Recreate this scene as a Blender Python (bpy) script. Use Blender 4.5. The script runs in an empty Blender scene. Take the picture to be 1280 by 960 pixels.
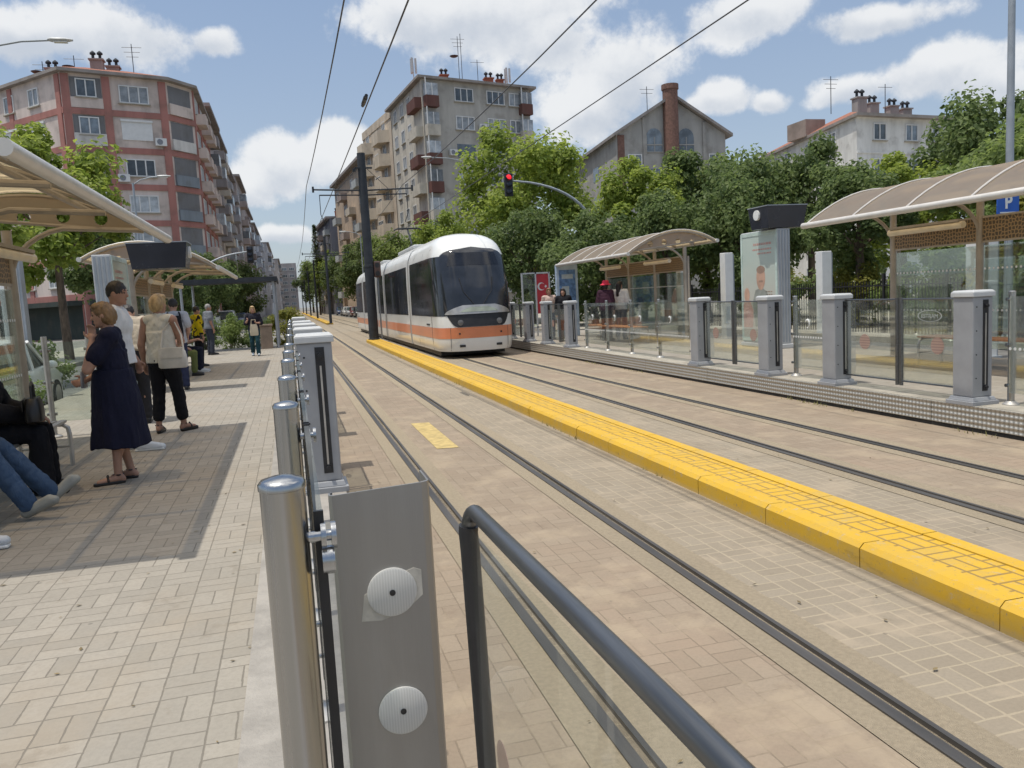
import bpy, math, random
from mathutils import Vector, Matrix
random.seed(7)
sc = bpy.context.scene
COL = sc.collection
PI = math.pi
P = 0.28            # height of both platforms above the track bed

# ------------------------------------------------------------------ materials
class NT:
    def __init__(s, nt): s.t = nt
    def n(s, typ, **kw):
        nd = s.t.nodes.new(typ)
        for k, v in kw.items(): setattr(nd, k, v)
        return nd
    def put(s, sock, v):
        if v is None: return
        if isinstance(v, bpy.types.NodeSocket): s.t.links.new(v, sock)
        elif isinstance(v, (tuple, list)) and len(v) == 3 and sock.type == 'RGBA': sock.default_value = (*v, 1)
        else: sock.default_value = v
    def m(s, op, a, b=None, c=None, clamp=False):
        nd = s.n('ShaderNodeMath', operation=op, use_clamp=clamp)
        for i, v in enumerate((a, b, c)): s.put(nd.inputs[i], v)
        return nd.outputs[0]
    def mix(s, f, a, b, blend='MIX'):
        nd = s.n('ShaderNodeMix', data_type='RGBA', blend_type=blend, clamp_factor=True)
        s.put(nd.inputs[0], f); s.put(nd.inputs[6], a); s.put(nd.inputs[7], b)
        return nd.outputs[2]
    def fmix(s, f, a, b):
        nd = s.n('ShaderNodeMix', data_type='FLOAT')
        s.put(nd.inputs[0], f); s.put(nd.inputs[2], a); s.put(nd.inputs[3], b)
        return nd.outputs[0]
    def noise(s, vec, scale, detail=4, rough=.6, out=0):
        nd = s.n('ShaderNodeTexNoise')
        s.put(nd.inputs['Vector'], vec); nd.inputs['Scale'].default_value = scale
        nd.inputs['Detail'].default_value = detail; nd.inputs['Roughness'].default_value = rough
        return nd.outputs[out]
    def step(s, v, lo, hi):
        nd = s.n('ShaderNodeMapRange', interpolation_type='SMOOTHSTEP')
        s.put(nd.inputs[0], v); nd.inputs[1].default_value = lo; nd.inputs[2].default_value = hi
        return nd.outputs[0]
    def xyz(s, vec):
        nd = s.n('ShaderNodeSeparateXYZ'); s.put(nd.inputs[0], vec); return nd.outputs
    def vec(s, x, y, z):
        nd = s.n('ShaderNodeCombineXYZ')
        for i, v in enumerate((x, y, z)): s.put(nd.inputs[i], v)
        return nd.outputs[0]
    def bump(s, h, strength=.3, dist=.02):
        nd = s.n('ShaderNodeBump'); nd.inputs['Strength'].default_value = strength
        nd.inputs['Distance'].default_value = dist; s.put(nd.inputs['Height'], h); return nd.outputs[0]

def newmat(name):
    m = bpy.data.materials.new(name); m.use_nodes = True
    t = m.node_tree; b = t.nodes['Principled BSDF']
    return m, NT(t), b

def mat(name, col, rough=.6, metal=0., var=.18, scale=3., bump=0., bscale=60., spec=.5, emit=0, coat=0, stretch=None, dirt=0.):
    m, N, b = newmat(name)
    tc = N.n('ShaderNodeTexCoord').outputs['Object']
    if stretch:
        mp = N.n('ShaderNodeMapping'); mp.inputs['Scale'].default_value = stretch; N.put(mp.inputs['Vector'], tc); tcs = mp.outputs[0]
    else: tcs = tc
    f = N.noise(tcs, scale, 5)
    c2 = tuple(min(1, c * (1 + var)) for c in col); c1 = tuple(c * (1 - var) for c in col)
    c = N.mix(N.step(f, .3, .7), c1, c2)
    if dirt:
        c = N.mix(N.m('MULTIPLY', N.step(N.noise(tc, .7, 6), .48, .72), dirt), c, (.12, .1, .08))
    N.put(b.inputs['Base Color'], c)
    rr = N.fmix(f, max(0, rough - .1), min(1, rough + .1)); N.put(b.inputs['Roughness'], rr)
    b.inputs['Metallic'].default_value = metal
    b.inputs['Specular IOR Level'].default_value = spec
    b.inputs['Coat Weight'].default_value = coat
    if bump: N.put(b.inputs['Normal'], N.bump(N.noise(tcs, bscale, 3), bump, .01))
    if emit:
        N.put(b.inputs['Emission Color'], col); b.inputs['Emission Strength'].default_value = emit
    return m

def glassmat(name, tint, refl=.9, dens=.12, rough=.02, dirt=.1):
    """thin sheet glass: tinted transmission, a fresnel reflection and a little dust"""
    m = bpy.data.materials.new(name); m.use_nodes = True
    t = m.node_tree; t.nodes.clear(); N = NT(t)
    tr = N.n('ShaderNodeBsdfTransparent'); N.put(tr.inputs[0], tint)
    gl = N.n('ShaderNodeBsdfGlossy'); gl.inputs['Roughness'].default_value = rough; N.put(gl.inputs[0], (.95, .97, .96))
    df = N.n('ShaderNodeBsdfDiffuse'); N.put(df.inputs[0], (.5, .5, .47))
    fr = N.n('ShaderNodeFresnel'); fr.inputs[0].default_value = 1.5
    a = N.n('ShaderNodeMixShader'); N.put(a.inputs[0], N.m('MULTIPLY', N.step(N.noise(N.n('ShaderNodeTexCoord').outputs['Object'], 2.5, 6), .3, .8), dirt))
    N.put(a.inputs[1], tr.outputs[0]); N.put(a.inputs[2], df.outputs[0])
    c = N.n('ShaderNodeMixShader'); N.put(c.inputs[0], N.m('MINIMUM', N.m('ADD', N.m('MULTIPLY', fr.outputs[0], refl), dens - .08), 1.))
    N.put(c.inputs[1], a.outputs[0]); N.put(c.inputs[2], gl.outputs[0])
    o = N.n('ShaderNodeOutputMaterial'); N.put(o.inputs[0], c.outputs[0])
    return m

def basket(N, s, joint=.006):
    """basket-weave paver field over world x,y: returns (joint mask, random per stone, position)"""
    pos = N.n('ShaderNodeNewGeometry').outputs['Position']
    wob = N.noise(pos, 9., 2, out=1)
    w = N.n('ShaderNodeVectorMath', operation='MULTIPLY_ADD'); N.put(w.inputs[0], wob); w.inputs[1].default_value = (.008,) * 3; N.put(w.inputs[2], pos)
    x, y, _ = N.xyz(w.outputs[0])
    u = N.m('DIVIDE', x, s); v = N.m('DIVIDE', y, s)
    iu = N.m('FLOOR', u); iv = N.m('FLOOR', v); fu = N.m('SUBTRACT', u, iu); fv = N.m('SUBTRACT', v, iv)
    par = N.m('FLOORED_MODULO', N.m('ADD', iu, iv), 2.)
    a = N.fmix(par, fu, fv); b = N.fmix(par, fv, fu)
    a2 = N.m('MULTIPLY', a, 2.); ia = N.m('FLOOR', a2); fa = N.m('SUBTRACT', a2, ia)
    da = N.m('MULTIPLY', N.m('MINIMUM', fa, N.m('SUBTRACT', 1., fa)), s / 2)
    db = N.m('MULTIPLY', N.m('MINIMUM', b, N.m('SUBTRACT', 1., b)), s)
    d = N.m('MINIMUM', da, db)
    nz = N.noise(pos, 30., 3)
    jm = N.m('SUBTRACT', 1., N.step(N.m('ADD', d, N.m('MULTIPLY', N.m('SUBTRACT', nz, .5), .006)), joint * .3, joint))
    wn = N.n('ShaderNodeTexWhiteNoise', noise_dimensions='3D'); N.put(wn.inputs[0], N.vec(iu, iv, N.m('ADD', ia, .5)))
    return jm, wn.outputs[0], pos

def pavermat(name, ca, cb, jc, s=.2, joint=.006, stain=(.3, .27, .22), stain_amt=.5, sand=None, jmix=1., rough=.85, bump=.5, sand_amt=.8):
    m, N, b = newmat(name)
    jm, rnd, pos = basket(N, s, joint)
    c = N.mix(rnd, ca, cb)
    c = N.mix(N.m('MULTIPLY', N.step(N.noise(pos, 55., 3), .35, .7), .25), c, tuple(q * .7 for q in ca))
    big = N.noise(pos, .9, 6, .65)
    c = N.mix(N.m('MULTIPLY', N.step(big, .45, .75), stain_amt), c, stain)
    c = N.mix(N.m('MULTIPLY', N.step(N.noise(pos, 3.3, 6, .7), .58, .7), .35), c, tuple(q * .55 for q in stain))
    jj = N.m('MULTIPLY', jm, jmix)
    c = N.mix(jj, c, jc)
    if sand:
        sp = N.step(N.m('ADD', N.noise(pos, 1.7, 7, .7), N.m('MULTIPLY', jm, .06)), .5, .64)
        c = N.mix(N.m('MULTIPLY', sp, sand_amt), c, sand); jj = N.m('MULTIPLY', jj, N.m('SUBTRACT', 1., sp))
    # scattered grit and dark chewing-gum spots
    vo = N.n('ShaderNodeTexVoronoi'); N.put(vo.inputs['Vector'], pos); vo.inputs['Scale'].default_value = 3.1
    c = N.mix(N.m('MULTIPLY', N.step(N.noise(pos, .4, 5, .65), .5, .7), .3), c, tuple(q * .62 for q in stain))
    c = N.mix(N.m('MULTIPLY', N.m('SUBTRACT', 1., N.step(vo.outputs[0], .02, .05)), .4), c, (.06, .055, .05))
    N.put(b.inputs['Base Color'], c); b.inputs['Roughness'].default_value = rough
    b.inputs['Specular IOR Level'].default_value = .25
    h = N.m('SUBTRACT', N.m('MULTIPLY', N.noise(pos, 80., 3), .25), jj)
    N.put(b.inputs['Normal'], N.bump(N.m('ADD', h, N.m('MULTIPLY', rnd, .25)), bump, .006))
    return m

def leafmat(name, ca, cb):
    m, N, b = newmat(name)
    g = N.n('ShaderNodeNewGeometry')
    tc = N.n('ShaderNodeTexCoord').outputs['Object']
    f = N.m('ADD', N.m('MULTIPLY', g.outputs['Random Per Island'], .5), N.m('MULTIPLY', N.step(N.noise(tc, .9, 3), .35, .65), .5))
    N.put(b.inputs['Base Color'], N.mix(f, ca, cb)); b.inputs['Roughness'].default_value = .55
    b.inputs['Specular IOR Level'].default_value = .3
    tl = N.n('ShaderNodeBsdfTranslucent'); N.put(tl.inputs[0], N.mix(f, tuple(q * 1.5 for q in ca), tuple(min(1, q * 1.6) for q in cb)))
    mx = N.n('ShaderNodeMixShader'); mx.inputs[0].default_value = .45
    N.put(mx.inputs[1], b.outputs[0]); N.put(mx.inputs[2], tl.outputs[0])
    N.put(m.node_tree.nodes['Material Output'].inputs[0], mx.outputs[0])
    return m

M = {}
def defmats():
    M['asphalt'] = mat('asphalt', (.16, .155, .145), .9, var=.25, scale=1.2, bump=.4, bscale=90, spec=.2)
    M['dirtground'] = mat('street ground', (.19, .18, .16), .95, var=.3, scale=.8, bump=.3)
    M['plat'] = pavermat('platform pavers', (.285, .26, .222), (.345, .313, .267), (.17, .152, .126), .2, .0048, (.33, .27, .2), .5, jmix=.85)
    M['track'] = pavermat('track pavers', (.262, .207, .152), (.3, .242, .18), (.19, .15, .108), .2, .005, (.32, .235, .17), .55, sand=(.38, .305, .215), jmix=.75, sand_amt=.5)
    M['track2'] = pavermat('sandy pavers', (.262, .22, .165), (.295, .25, .19), (.345, .29, .21), .2, .010, (.305, .245, .175), .45, sand=(.365, .3, .22), sand_amt=.6)
    M['concrete'] = mat('concrete', (.36, .33, .275), .9, var=.15, scale=4, bump=.35, bscale=120, spec=.2, dirt=.25)
    M['sandstrip'] = mat('sandy concrete', (.335, .278, .2), .95, var=.09, scale=40, bump=.8, bscale=260, spec=.15, dirt=.12)
    M['edge'] = mat('edge strip', (.33, .305, .275), .7, metal=.15, var=.15, scale=5, bump=.6, bscale=38, dirt=.2)
    M['rail'] = mat('rail steel', (.085, .08, .075), .5, metal=.35, var=.3, scale=6, stretch=(1, .08, 1), dirt=.3)
    M['rubber'] = mat('rail groove', (.035, .033, .03), .85, var=.3, scale=8)
    M['steel'] = mat('brushed stainless steel', (.4, .405, .41), .24, metal=1., var=.07, scale=4, stretch=(18, 18, .25), bump=.06, bscale=8)
    M['steelplate'] = mat('dull steel plate', (.335, .328, .318), .46, metal=.78, var=.06, scale=3, stretch=(5, 5, .3), dirt=.25, bump=.05, bscale=90)
    M['pipe'] = mat('galvanised pipe', (.5, .48, .45), .42, metal=.7, var=.12, scale=6)
    M['greypaint'] = mat('grey painted steel', (.305, .312, .325), .45, var=.08, scale=3, dirt=.18, coat=.15)
    M['greylight'] = mat('pale grey cap', (.49, .5, .5), .45, var=.06, scale=5, dirt=.1)
    M['greydark'] = mat('dark grey panel', (.2, .21, .24), .45, var=.1, scale=3)
    M['black'] = mat('black rubber', (.018, .018, .02), .45, var=.3, scale=8)
    M['blackpipe'] = mat('gate pipe paint', (.16, .165, .17), .34, metal=.85, var=.25, scale=5, stretch=(12, .6, 12), dirt=.3)
    M['screen'] = mat('dark screen', (.028, .032, .045), .25, var=.15, scale=2)
    M['white'] = mat('white paint', (.72, .72, .7), .45, var=.05, scale=3, dirt=.1)
    M['glass'] = glassmat('barrier glass', (.93, .955, .935), .36, .1, dirt=.13)
    M['shelterglass'] = glassmat('shelter glass', (.88, .93, .9), .5, .1, dirt=.08)
    M['frame'] = mat('shelter frame paint', (.36, .31, .25), .5, metal=.2, var=.12, scale=5)
    M['ribs'] = mat('pale canopy rib', (.66, .62, .56), .4, metal=.3, var=.06, scale=5)
    M['lampglow'] = mat('warm lamp tube', (.72, .62, .45), .4, var=.1, scale=4)
    M['wood'] = mat('orange bench wood', (.42, .2, .09), .6, var=.25, scale=4, stretch=(1, 12, 1))
    # yellow kerb
    def yellow(name, joints):
        m, N, b = newmat(name)
        if joints:
            jm, rnd, pos = basket(N, .2, .012)
        else:
            pos = N.n('ShaderNodeNewGeometry').outputs['Position']; jm = 0.; rnd = .5
        x, y, z = N.xyz(pos)
        c = N.mix(N.noise(pos, 2.2, 6), (.54, .31, .016), (.66, .41, .03))
        c = N.mix(N.m('MULTIPLY', N.step(N.noise(pos, 5., 8, .75), .5, .68), .4), c, (.42, .29, .1))
        c = N.mix(N.m('MULTIPLY', N.step(N.noise(pos, 14., 6, .75), .57, .66), .6), c, (.42, .36, .26)); c = N.mix(N.m('MULTIPLY', N.step(N.noise(pos, 34., 5, .75), .6, .67), .75), c, (.25, .21, .15)); c = N.mix(N.m('MULTIPLY', N.step(N.noise(pos, 1.1, 6, .7), .5, .7), .35), c, (.36, .27, .12)); c = N.mix(N.m('MULTIPLY', N.m('MULTIPLY', N.step(N.noise(N.vec(x, N.m('MULTIPLY', y, .25), z), 9., 6, .75), .55, .7), N.m('SUBTRACT', 1., N.step(z, .04, .13))), .4), c, (.12, .09, .05))
        if joints: c = N.mix(N.m('MULTIPLY', jm, .8), c, (.2, .13, .05))
        c = N.mix(N.m('MULTIPLY', N.m('SUBTRACT', 1., N.step(z, 0., .05)), .5), c, (.5, .38, .2))
        N.put(b.inputs['Base Color'], c); b.inputs['Roughness'].default_value = .65
        h = N.m('SUBTRACT', N.m('MULTIPLY', N.noise(pos, 60., 3), .3), jm)
        N.put(b.inputs['Normal'], N.bump(h, .5, .006))
        return m
    M['kerb'] = yellow('yellow kerb paint', False); M['kerbtop'] = yellow('yellow painted pavers', True)
    def vary(m, lo, hi):
        N = NT(m.node_tree); b = m.node_tree.nodes['Principled BSDF']; l = b.inputs['Base Color'].links[0].from_socket
        r = N.n('ShaderNodeObjectInfo').outputs['Random']; hb = N.n('ShaderNodeHueSaturation'); N.put(hb.inputs['Value'], N.fmix(r, lo, hi)); N.put(hb.inputs['Color'], l); N.put(b.inputs['Base Color'], hb.outputs[0])
    globals()['vary'] = vary
    # chequer plate skirt
    m, N, b = newmat('chequer plate')
    x, y, z = N.xyz(N.n('ShaderNodeNewGeometry').outputs['Position'])
    s1 = N.m('SINE', N.m('MULTIPLY', N.m('ADD', y, z), 56.)); s2 = N.m('SINE', N.m('MULTIPLY', N.m('SUBTRACT', y, z), 56.))
    pr = N.m('MULTIPLY', s1, s2)
    N.put(b.inputs['Base Color'], N.mix(N.step(pr, -.6, .7), (.44, .42, .37), (.56, .53, .47)))
    b.inputs['Metallic'].default_value = .6; b.inputs['Roughness'].default_value = .42
    N.put(b.inputs['Normal'], N.bump(pr, .9, .012)); M['chequer'] = m
    # translucent canopy
    m = bpy.data.materials.new('bronze polycarbonate'); m.use_nodes = True; t = m.node_tree; t.nodes.clear(); N = NT(t)
    tc = N.n('ShaderNodeTexCoord').outputs['Object']; f = N.noise(tc, 1.5, 6, .7)
    tr = N.n('ShaderNodeBsdfTransparent'); N.put(tr.inputs[0], (.74, .6, .42))
    tl = N.n('ShaderNodeBsdfTranslucent'); N.put(tl.inputs[0], N.mix(f, (.5, .38, .22), (.72, .58, .36)))
    df = N.n('ShaderNodeBsdfDiffuse'); N.put(df.inputs[0], N.mix(f, (.36, .31, .265), (.5, .44, .38)))
    gl = N.n('ShaderNodeBsdfGlossy'); gl.inputs['Roughness'].default_value = .25; N.put(gl.inputs[0], (.9, .88, .85))
    a = N.n('ShaderNodeMixShader'); a.inputs[0].default_value = .45; N.put(a.inputs[1], tl.outputs[0]); N.put(a.inputs[2], df.outputs[0])
    c = N.n('ShaderNodeMixShader'); c.inputs[0].default_value = .7; N.put(c.inputs[1], tr.outputs[0]); N.put(c.inputs[2], a.outputs[0])
    d = N.n('ShaderNodeMixShader'); d.inputs[0].default_value = .1; N.put(d.inputs[1], c.outputs[0]); N.put(d.inputs[2], gl.outputs[0])
    o = N.n('ShaderNodeOutputMaterial'); N.put(o.inputs[0], d.outputs[0]); M['canopy'] = m
    # ornamental pierced panel under the canopy
    m, N, b = newmat('ornamental bronze panel')
    tc = N.n('ShaderNodeTexCoord').outputs['Object']
    vo = N.n('ShaderNodeTexVoronoi', feature='DISTANCE_TO_EDGE'); N.put(vo.inputs['Vector'], tc); vo.inputs['Scale'].default_value = 17
    vo.inputs['Randomness'].default_value = .55
    N.put(b.inputs['Base Color'], N.mix(N.step(vo.outputs[0], .08, .2), (.3, .2, .1), (.075, .055, .035)))
    b.inputs['Roughness'].default_value = .5; M['wicker'] = m
    # vehicles, buildings, plants
    M['tramwhite'] = mat('tram white paint', (.74, .74, .71), .3, var=.04, scale=1.2, coat=.4, dirt=.1)
    M['tramorange'] = mat('tram orange paint', (.66, .23, .11), .35, var=.06, scale=2, coat=.3, dirt=.1)
    M['tramgrey'] = mat('tram grey bellows', (.1, .1, .1), .7, var=.2)
    M['tramglass'] = mat('tram dark glazing', (.025, .028, .035), .08, var=.3, scale=1.5, spec=.6)
    M['pane'] = mat('window glass', (.07, .085, .1), .1, var=.5, scale=.8, spec=.7)
    M['panelight'] = mat('curtained window glass', (.26, .28, .3), .25, var=.3, scale=1.4, spec=.6)
    vary(M['pane'], .5, 2.6); vary(M['panelight'], .35, 1.7)
    M['upvc'] = mat('white window frame', (.66, .66, .65), .5, var=.05)
    M['rooftile'] = mat('red roof tiles', (.3, .115, .07), .85, var=.25, scale=6, bump=.5, bscale=25, dirt=.3)
    M['bark'] = mat('bark', (.12, .09, .065), .95, var=.4, scale=9, bump=.8, bscale=30, stretch=(1, 1, .3))
    M['polegrey'] = mat('dark grey pole', (.042, .047, .055), .7, spec=.2, var=.15, scale=3)
    M['lightpole'] = mat('pale grey pole', (.33, .36, .39), .5, metal=.3, var=.1, scale=3)
    M['wire'] = mat('wire', (.05, .05, .055), .5, var=.1)
    M['leafA'] = leafmat('bright leaves', (.12, .18, .028), (.32, .37, .075))
    M['leafB'] = leafmat('mid leaves', (.09, .138, .038), (.245, .3, .088))
    M['leafC'] = leafmat('dark leaves', (.062, .1, .035), (.185, .235, .08))
    M['leafY'] = leafmat('yellowish leaves', (.1, .12, .02), (.26, .24, .05))
    M['tyre'] = mat('tyre', (.02, .02, .02), .9, var=.2)
    M['alloy'] = mat('wheel rim', (.4, .4, .4), .4, metal=.7, var=.1)
    M['carglass'] = mat('car glass', (.05, .065, .065), .06, var=.3, spec=.7)
    M['red'] = mat('red lens', (.75, .02, .03), .4, var=.1, emit=1.1)
    M['redflag'] = mat('red poster', (.5, .04, .05), .5, var=.08)
    M['blue'] = mat('blue sign', (.02, .1, .42), .45, var=.08)
    M['hedgewall'] = mat('stone planter', (.25, .19, .14), .85, var=.2, scale=3, bump=.4)

def wallmat(key, col, dirt=.35):
    if key not in M: M[key] = mat(key + ' render', col, .9, var=.13, scale=.9, bump=.15, bscale=30, spec=.15, dirt=dirt, stretch=(1, 1, .18))
    return M[key]

# ------------------------------------------------------------------ mesh builder
class MB:
    def __init__(s): s.v = []; s.f = []; s.mi = []; s.sm = []; s.cur = 0
    def mat(s, i): s.cur = i; return s
    def add(s, vs, fs, smooth=False):
        o = len(s.v); s.v += [tuple(v) for v in vs]
        for f in fs: s.f.append(tuple(i + o for i in f)); s.mi.append(s.cur); s.sm.append(smooth)
        return s
    def box(s, c, d, rz=0., taper=1., ax=None):
        x, y, z = (q / 2 for q in d); vs = []
        for k, t in ((-z, 1), (z, taper)):
            for i, j in ((-x, -y), (x, -y), (x, y), (-x, y)):
                v = Vector((i * t, j * t, k))
                if ax is not None: v = ax @ v
                elif rz: v = Vector((v.x * math.cos(rz) - v.y * math.sin(rz), v.x * math.sin(rz) + v.y * math.cos(rz), v.z))
                vs.append(v + Vector(c))
        return s.add(vs, [(0, 3, 2, 1), (4, 5, 6, 7), (0, 1, 5, 4), (1, 2, 6, 5), (2, 3, 7, 6), (3, 0, 4, 7)])
    def b2(s, a, b): return s.box([(p + q) / 2 for p, q in zip(a, b)], [abs(q - p) for p, q in zip(a, b)])
    def tube(s, pts, r, n=10, caps=True, r1=None):
        pts = [Vector(p) for p in pts]; L = len(pts); rings = []
        up = Vector((0, 0, 1))
        d0 = (pts[1] - pts[0]).normalized()
        a = d0.cross(up) if abs(d0.z) < .95 else d0.cross(Vector((1, 0, 0))); a.normalize()
        for i, p in enumerate(pts):
            d = (pts[min(i + 1, L - 1)] - pts[max(i - 1, 0)]).normalized()
            a = (a - d * a.dot(d)).normalized(); b = d.cross(a)
            rr = r if r1 is None else r + (r1 - r) * i / (L - 1)
            rings.append([p + (a * math.cos(2 * PI * k / n) + b * math.sin(2 * PI * k / n)) * rr for k in range(n)])
        vs = [v for R in rings for v in R]; fs = []
        for i in range(L - 1):
            for k in range(n): fs.append((i * n + k, i * n + (k + 1) % n, (i + 1) * n + (k + 1) % n, (i + 1) * n + k))
        s.add(vs, fs, True)
        if caps: s.add(rings[0], [tuple(range(n))[::-1]]); s.add(rings[-1], [tuple(range(n))])
        return s
    def lathe(s, prof, c=(0, 0, 0), n=20, sx=1., sy=1.):
        vs = []; fs = []; L = len(prof)
        for r, z in prof:
            for k in range(n): vs.append((c[0] + r * sx * math.cos(2 * PI * k / n), c[1] + r * sy * math.sin(2 * PI * k / n), c[2] + z))
        for i in range(L - 1):
            for k in range(n): fs.append((i * n + k, i * n + (k + 1) % n, (i + 1) * n + (k + 1) % n, (i + 1) * n + k))
        s.add(vs, fs, True); s.add(vs[:n], [tuple(range(n))[::-1]]); s.add(vs[-n:], [tuple(range(n))])
        return s
    def prism(s, poly, z0, z1):
        n = len(poly); vs = [(x, y, z0) for x, y in poly] + [(x, y, z1) for x, y in poly]
        return s.add(vs, [tuple(range(n))[::-1], tuple(range(n, 2 * n))] + [(i, (i + 1) % n, n + (i + 1) % n, n + i) for i in range(n)])
    def loft(s, rings, caps=True, smooth=True):
        n = len(rings[0]); vs = [v for R in rings for v in R]; fs = []
        for i in range(len(rings) - 1):
            for k in range(n): fs.append((i * n + k, i * n + (k + 1) % n, (i + 1) * n + (k + 1) % n, (i + 1) * n + k))
        s.add(vs, fs, smooth)
        if caps: s.add(rings[0], [tuple(range(n))[::-1]]); s.add(rings[-1], [tuple(range(n))])
        return s
    def quad(s, a, b, c, d): return s.add([a, b, c, d], [(0, 1, 2, 3)])
    def ell(s, c, r, ax=None, n=14, m=9):
        vs = []; fs = []
        for i in range(m + 1):
            t = PI * i / m
            for k in range(n):
                p = 2 * PI * k / n; v = Vector((r[0] * math.sin(t) * math.cos(p), r[1] * math.sin(t) * math.sin(p), -r[2] * math.cos(t)))
                if ax is not None: v = ax @ v
                vs.append(v + Vector(c))
        for i in range(m):
            for k in range(n): fs.append((i * n + k, i * n + (k + 1) % n, (i + 1) * n + (k + 1) % n, (i + 1) * n + k))
        return s.add(vs, fs, True)
    def cone(s, a, b, ra, rb, n=12):
        """round cone: a tapered limb with rounded ends"""
        a = Vector(a); b = Vector(b); d = b - a; L = d.length or 1e-6; d = d / L
        x = d.cross(Vector((0, 0, 1))) if abs(d.z) < .9 else d.cross(Vector((1, 0, 0))); x.normalize(); y = d.cross(x)
        rings = []
        for t in (-1, -.85, -.5, 0): rings.append((a + d * ra * t, ra * math.sqrt(max(0, 1 - t * t)) + 1e-4))
        for t in (0, .5, .85, 1): rings.append((b + d * rb * t, rb * math.sqrt(max(0, 1 - t * t)) + 1e-4))
        R = [[p + (x * math.cos(2 * PI * k / n) + y * math.sin(2 * PI * k / n)) * r for k in range(n)] for p, r in rings]
        return s.loft(R)
    def mesh(s, name, mats):
        me = bpy.data.meshes.new(name); me.from_pydata(s.v, [], s.f)
        for m in (mats if isinstance(mats, (list, tuple)) else [mats]): me.materials.append(m)
        me.polygons.foreach_set('material_index', s.mi); me.polygons.foreach_set('use_smooth', s.sm)
        me.update()
        if any(s.sm): me.set_sharp_from_angle(angle=.75)
        return me
    def build(s, name, mats, parent=None, loc=None, rz=0., bevel=0., label=None, cat=None, group=None, kind=None):
        o = bpy.data.objects.new(name, s.mesh(name, mats)); COL.objects.link(o)
        if parent is not None: o.parent = parent
        if loc is not None: o.location = loc
        if rz: o.rotation_euler.z = rz
        if bevel:
            b = o.modifiers.new('bevel', 'BEVEL'); b.width = bevel; b.segments = 2; b.limit_method = 'ANGLE'; b.angle_limit = .7
        return tag(o, label, cat, group, kind)

def tag(o, label=None, cat=None, group=None, kind=None):
    if label: o['label'] = label
    if cat: o['category'] = cat
    if group: o['group'] = group
    if kind: o['kind'] = kind
    return o
def thing(name, label, cat, loc=(0, 0, 0), rz=0., group=None):
    o = bpy.data.objects.new(name, None); COL.objects.link(o); o.location = loc; o.rotation_euler.z = rz
    o.empty_display_size = .1
    return tag(o, label, cat, group)
def copy_tree(o, loc=None, rz=None, label=None, group=None, parent=None, scale=None):
    c = o.copy(); COL.objects.link(c); c.parent = parent
    if loc is not None: c.location = loc
    if rz is not None: c.rotation_euler = (0, 0, rz)
    if scale is not None: c.scale = scale if hasattr(scale, '__len__') else (scale,) * 3
    if label: c['label'] = label
    if group: c['group'] = group
    for ch in list(o.children): copy_tree(ch, parent=c)
    return c
def struct(name, mb, m, **k): return mb.build(name, m, kind='structure', **k)
def fix_normals(o):
    import bmesh
    bm = bmesh.new(); bm.from_mesh(o.data); bmesh.ops.recalc_face_normals(bm, faces=bm.faces); bm.to_mesh(o.data); bm.free()
    return o

def textobj(name, body, size, m, parent, loc, rot, align='CENTER', bold=0.):
    c = bpy.data.curves.new(name, 'FONT'); c.body = body; c.size = size; c.align_x = align; c.align_y = 'CENTER'; c.extrude = .002; c.offset = bold
    o = bpy.data.objects.new(name, c); me = bpy.data.meshes.new_from_object(o); bpy.data.objects.remove(o)
    o = bpy.data.objects.new(name, me); COL.objects.link(o); me.materials.clear(); me.materials.append(m)
    o.parent = parent; o.location = loc; o.rotation_euler = rot
    return o

defmats()
CAMROT = [[0.9625183028405477, 0.08061411, -0.2589592299], [-0.266, 0.0911712451852111, -0.9596973177390642], [-0.05375551, 0.99256696, 0.1091841361]]
CAMROT[1][0] = -0.265836157
CLOUD_DARK = (4.6, 5.0, 5.6); CLOUD_LIT = (7.0, 7.1, 7.2)
SKY_TOP = (2.45, 3.4, 5.1); SKY_LOW = (3.8, 4.4, 5.3)
CLOUDS = [(-0.18, 0.294, 0.141, 0.041), (-0.255, 0.284, 0.072, 0.036), (-0.061, 0.296, 0.033, 0.023), (0.269, 0.326, 0.172, 0.063), (0.174, 0.333, 0.072, 0.054), (0.417, 0.248, 0.079, 0.069), (0.368, 0.212, 0.057, 0.038), (0.002, 0.167, 0.052, 0.043), (-0.036, 0.141, 0.039, 0.028), (0.062, 0.176, 0.047, 0.034), (0.565, 0.299, 0.079, 0.039), (0.532, 0.213, 0.046, 0.023), (0.581, 0.201, 0.027, 0.018), (0.699, 0.274, 0.092, 0.025), (0.768, 0.207, 0.099, 0.035), (0.666, 0.203, 0.052, 0.022), (0.819, 0.183, 0.057, 0.032), (-0.005, 0.09, 0.066, 0.013), (0.343, 0.288, 0.064, 0.037)]
# ------------------------------------------------------------------ people
def clothmat(key, col, rough=.85, var=.12, stripe=None, patch=None):
    k = 'cloth ' + key
    if k in M: return M[k]
    m, N, b = newmat(k + ' fabric'); o = N.n('ShaderNodeTexCoord').outputs['Object']
    c = N.mix(N.noise(o, 7., 4), tuple(q * (1 - var) for q in col), tuple(min(1, q * (1 + var)) for q in col))
    if patch: c = N.mix(N.step(N.noise(o, 7.5, 2), .5, .53), c, patch)
    N.put(b.inputs['Base Color'], c); b.inputs['Roughness'].default_value = rough; b.inputs['Specular IOR Level'].default_value = .2
    mp = N.n('ShaderNodeMapping'); mp.inputs['Scale'].default_value = (1, 1, .45); N.put(mp.inputs[0], o)
    N.put(b.inputs['Normal'], N.bump(N.noise(mp.outputs[0], 11., 4, .6), .75, .035)); M[k] = m; return m
SKIN = mat('skin', (.42, .235, .165), .55, var=.09, scale=9, bump=.08, bscale=150)
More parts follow.
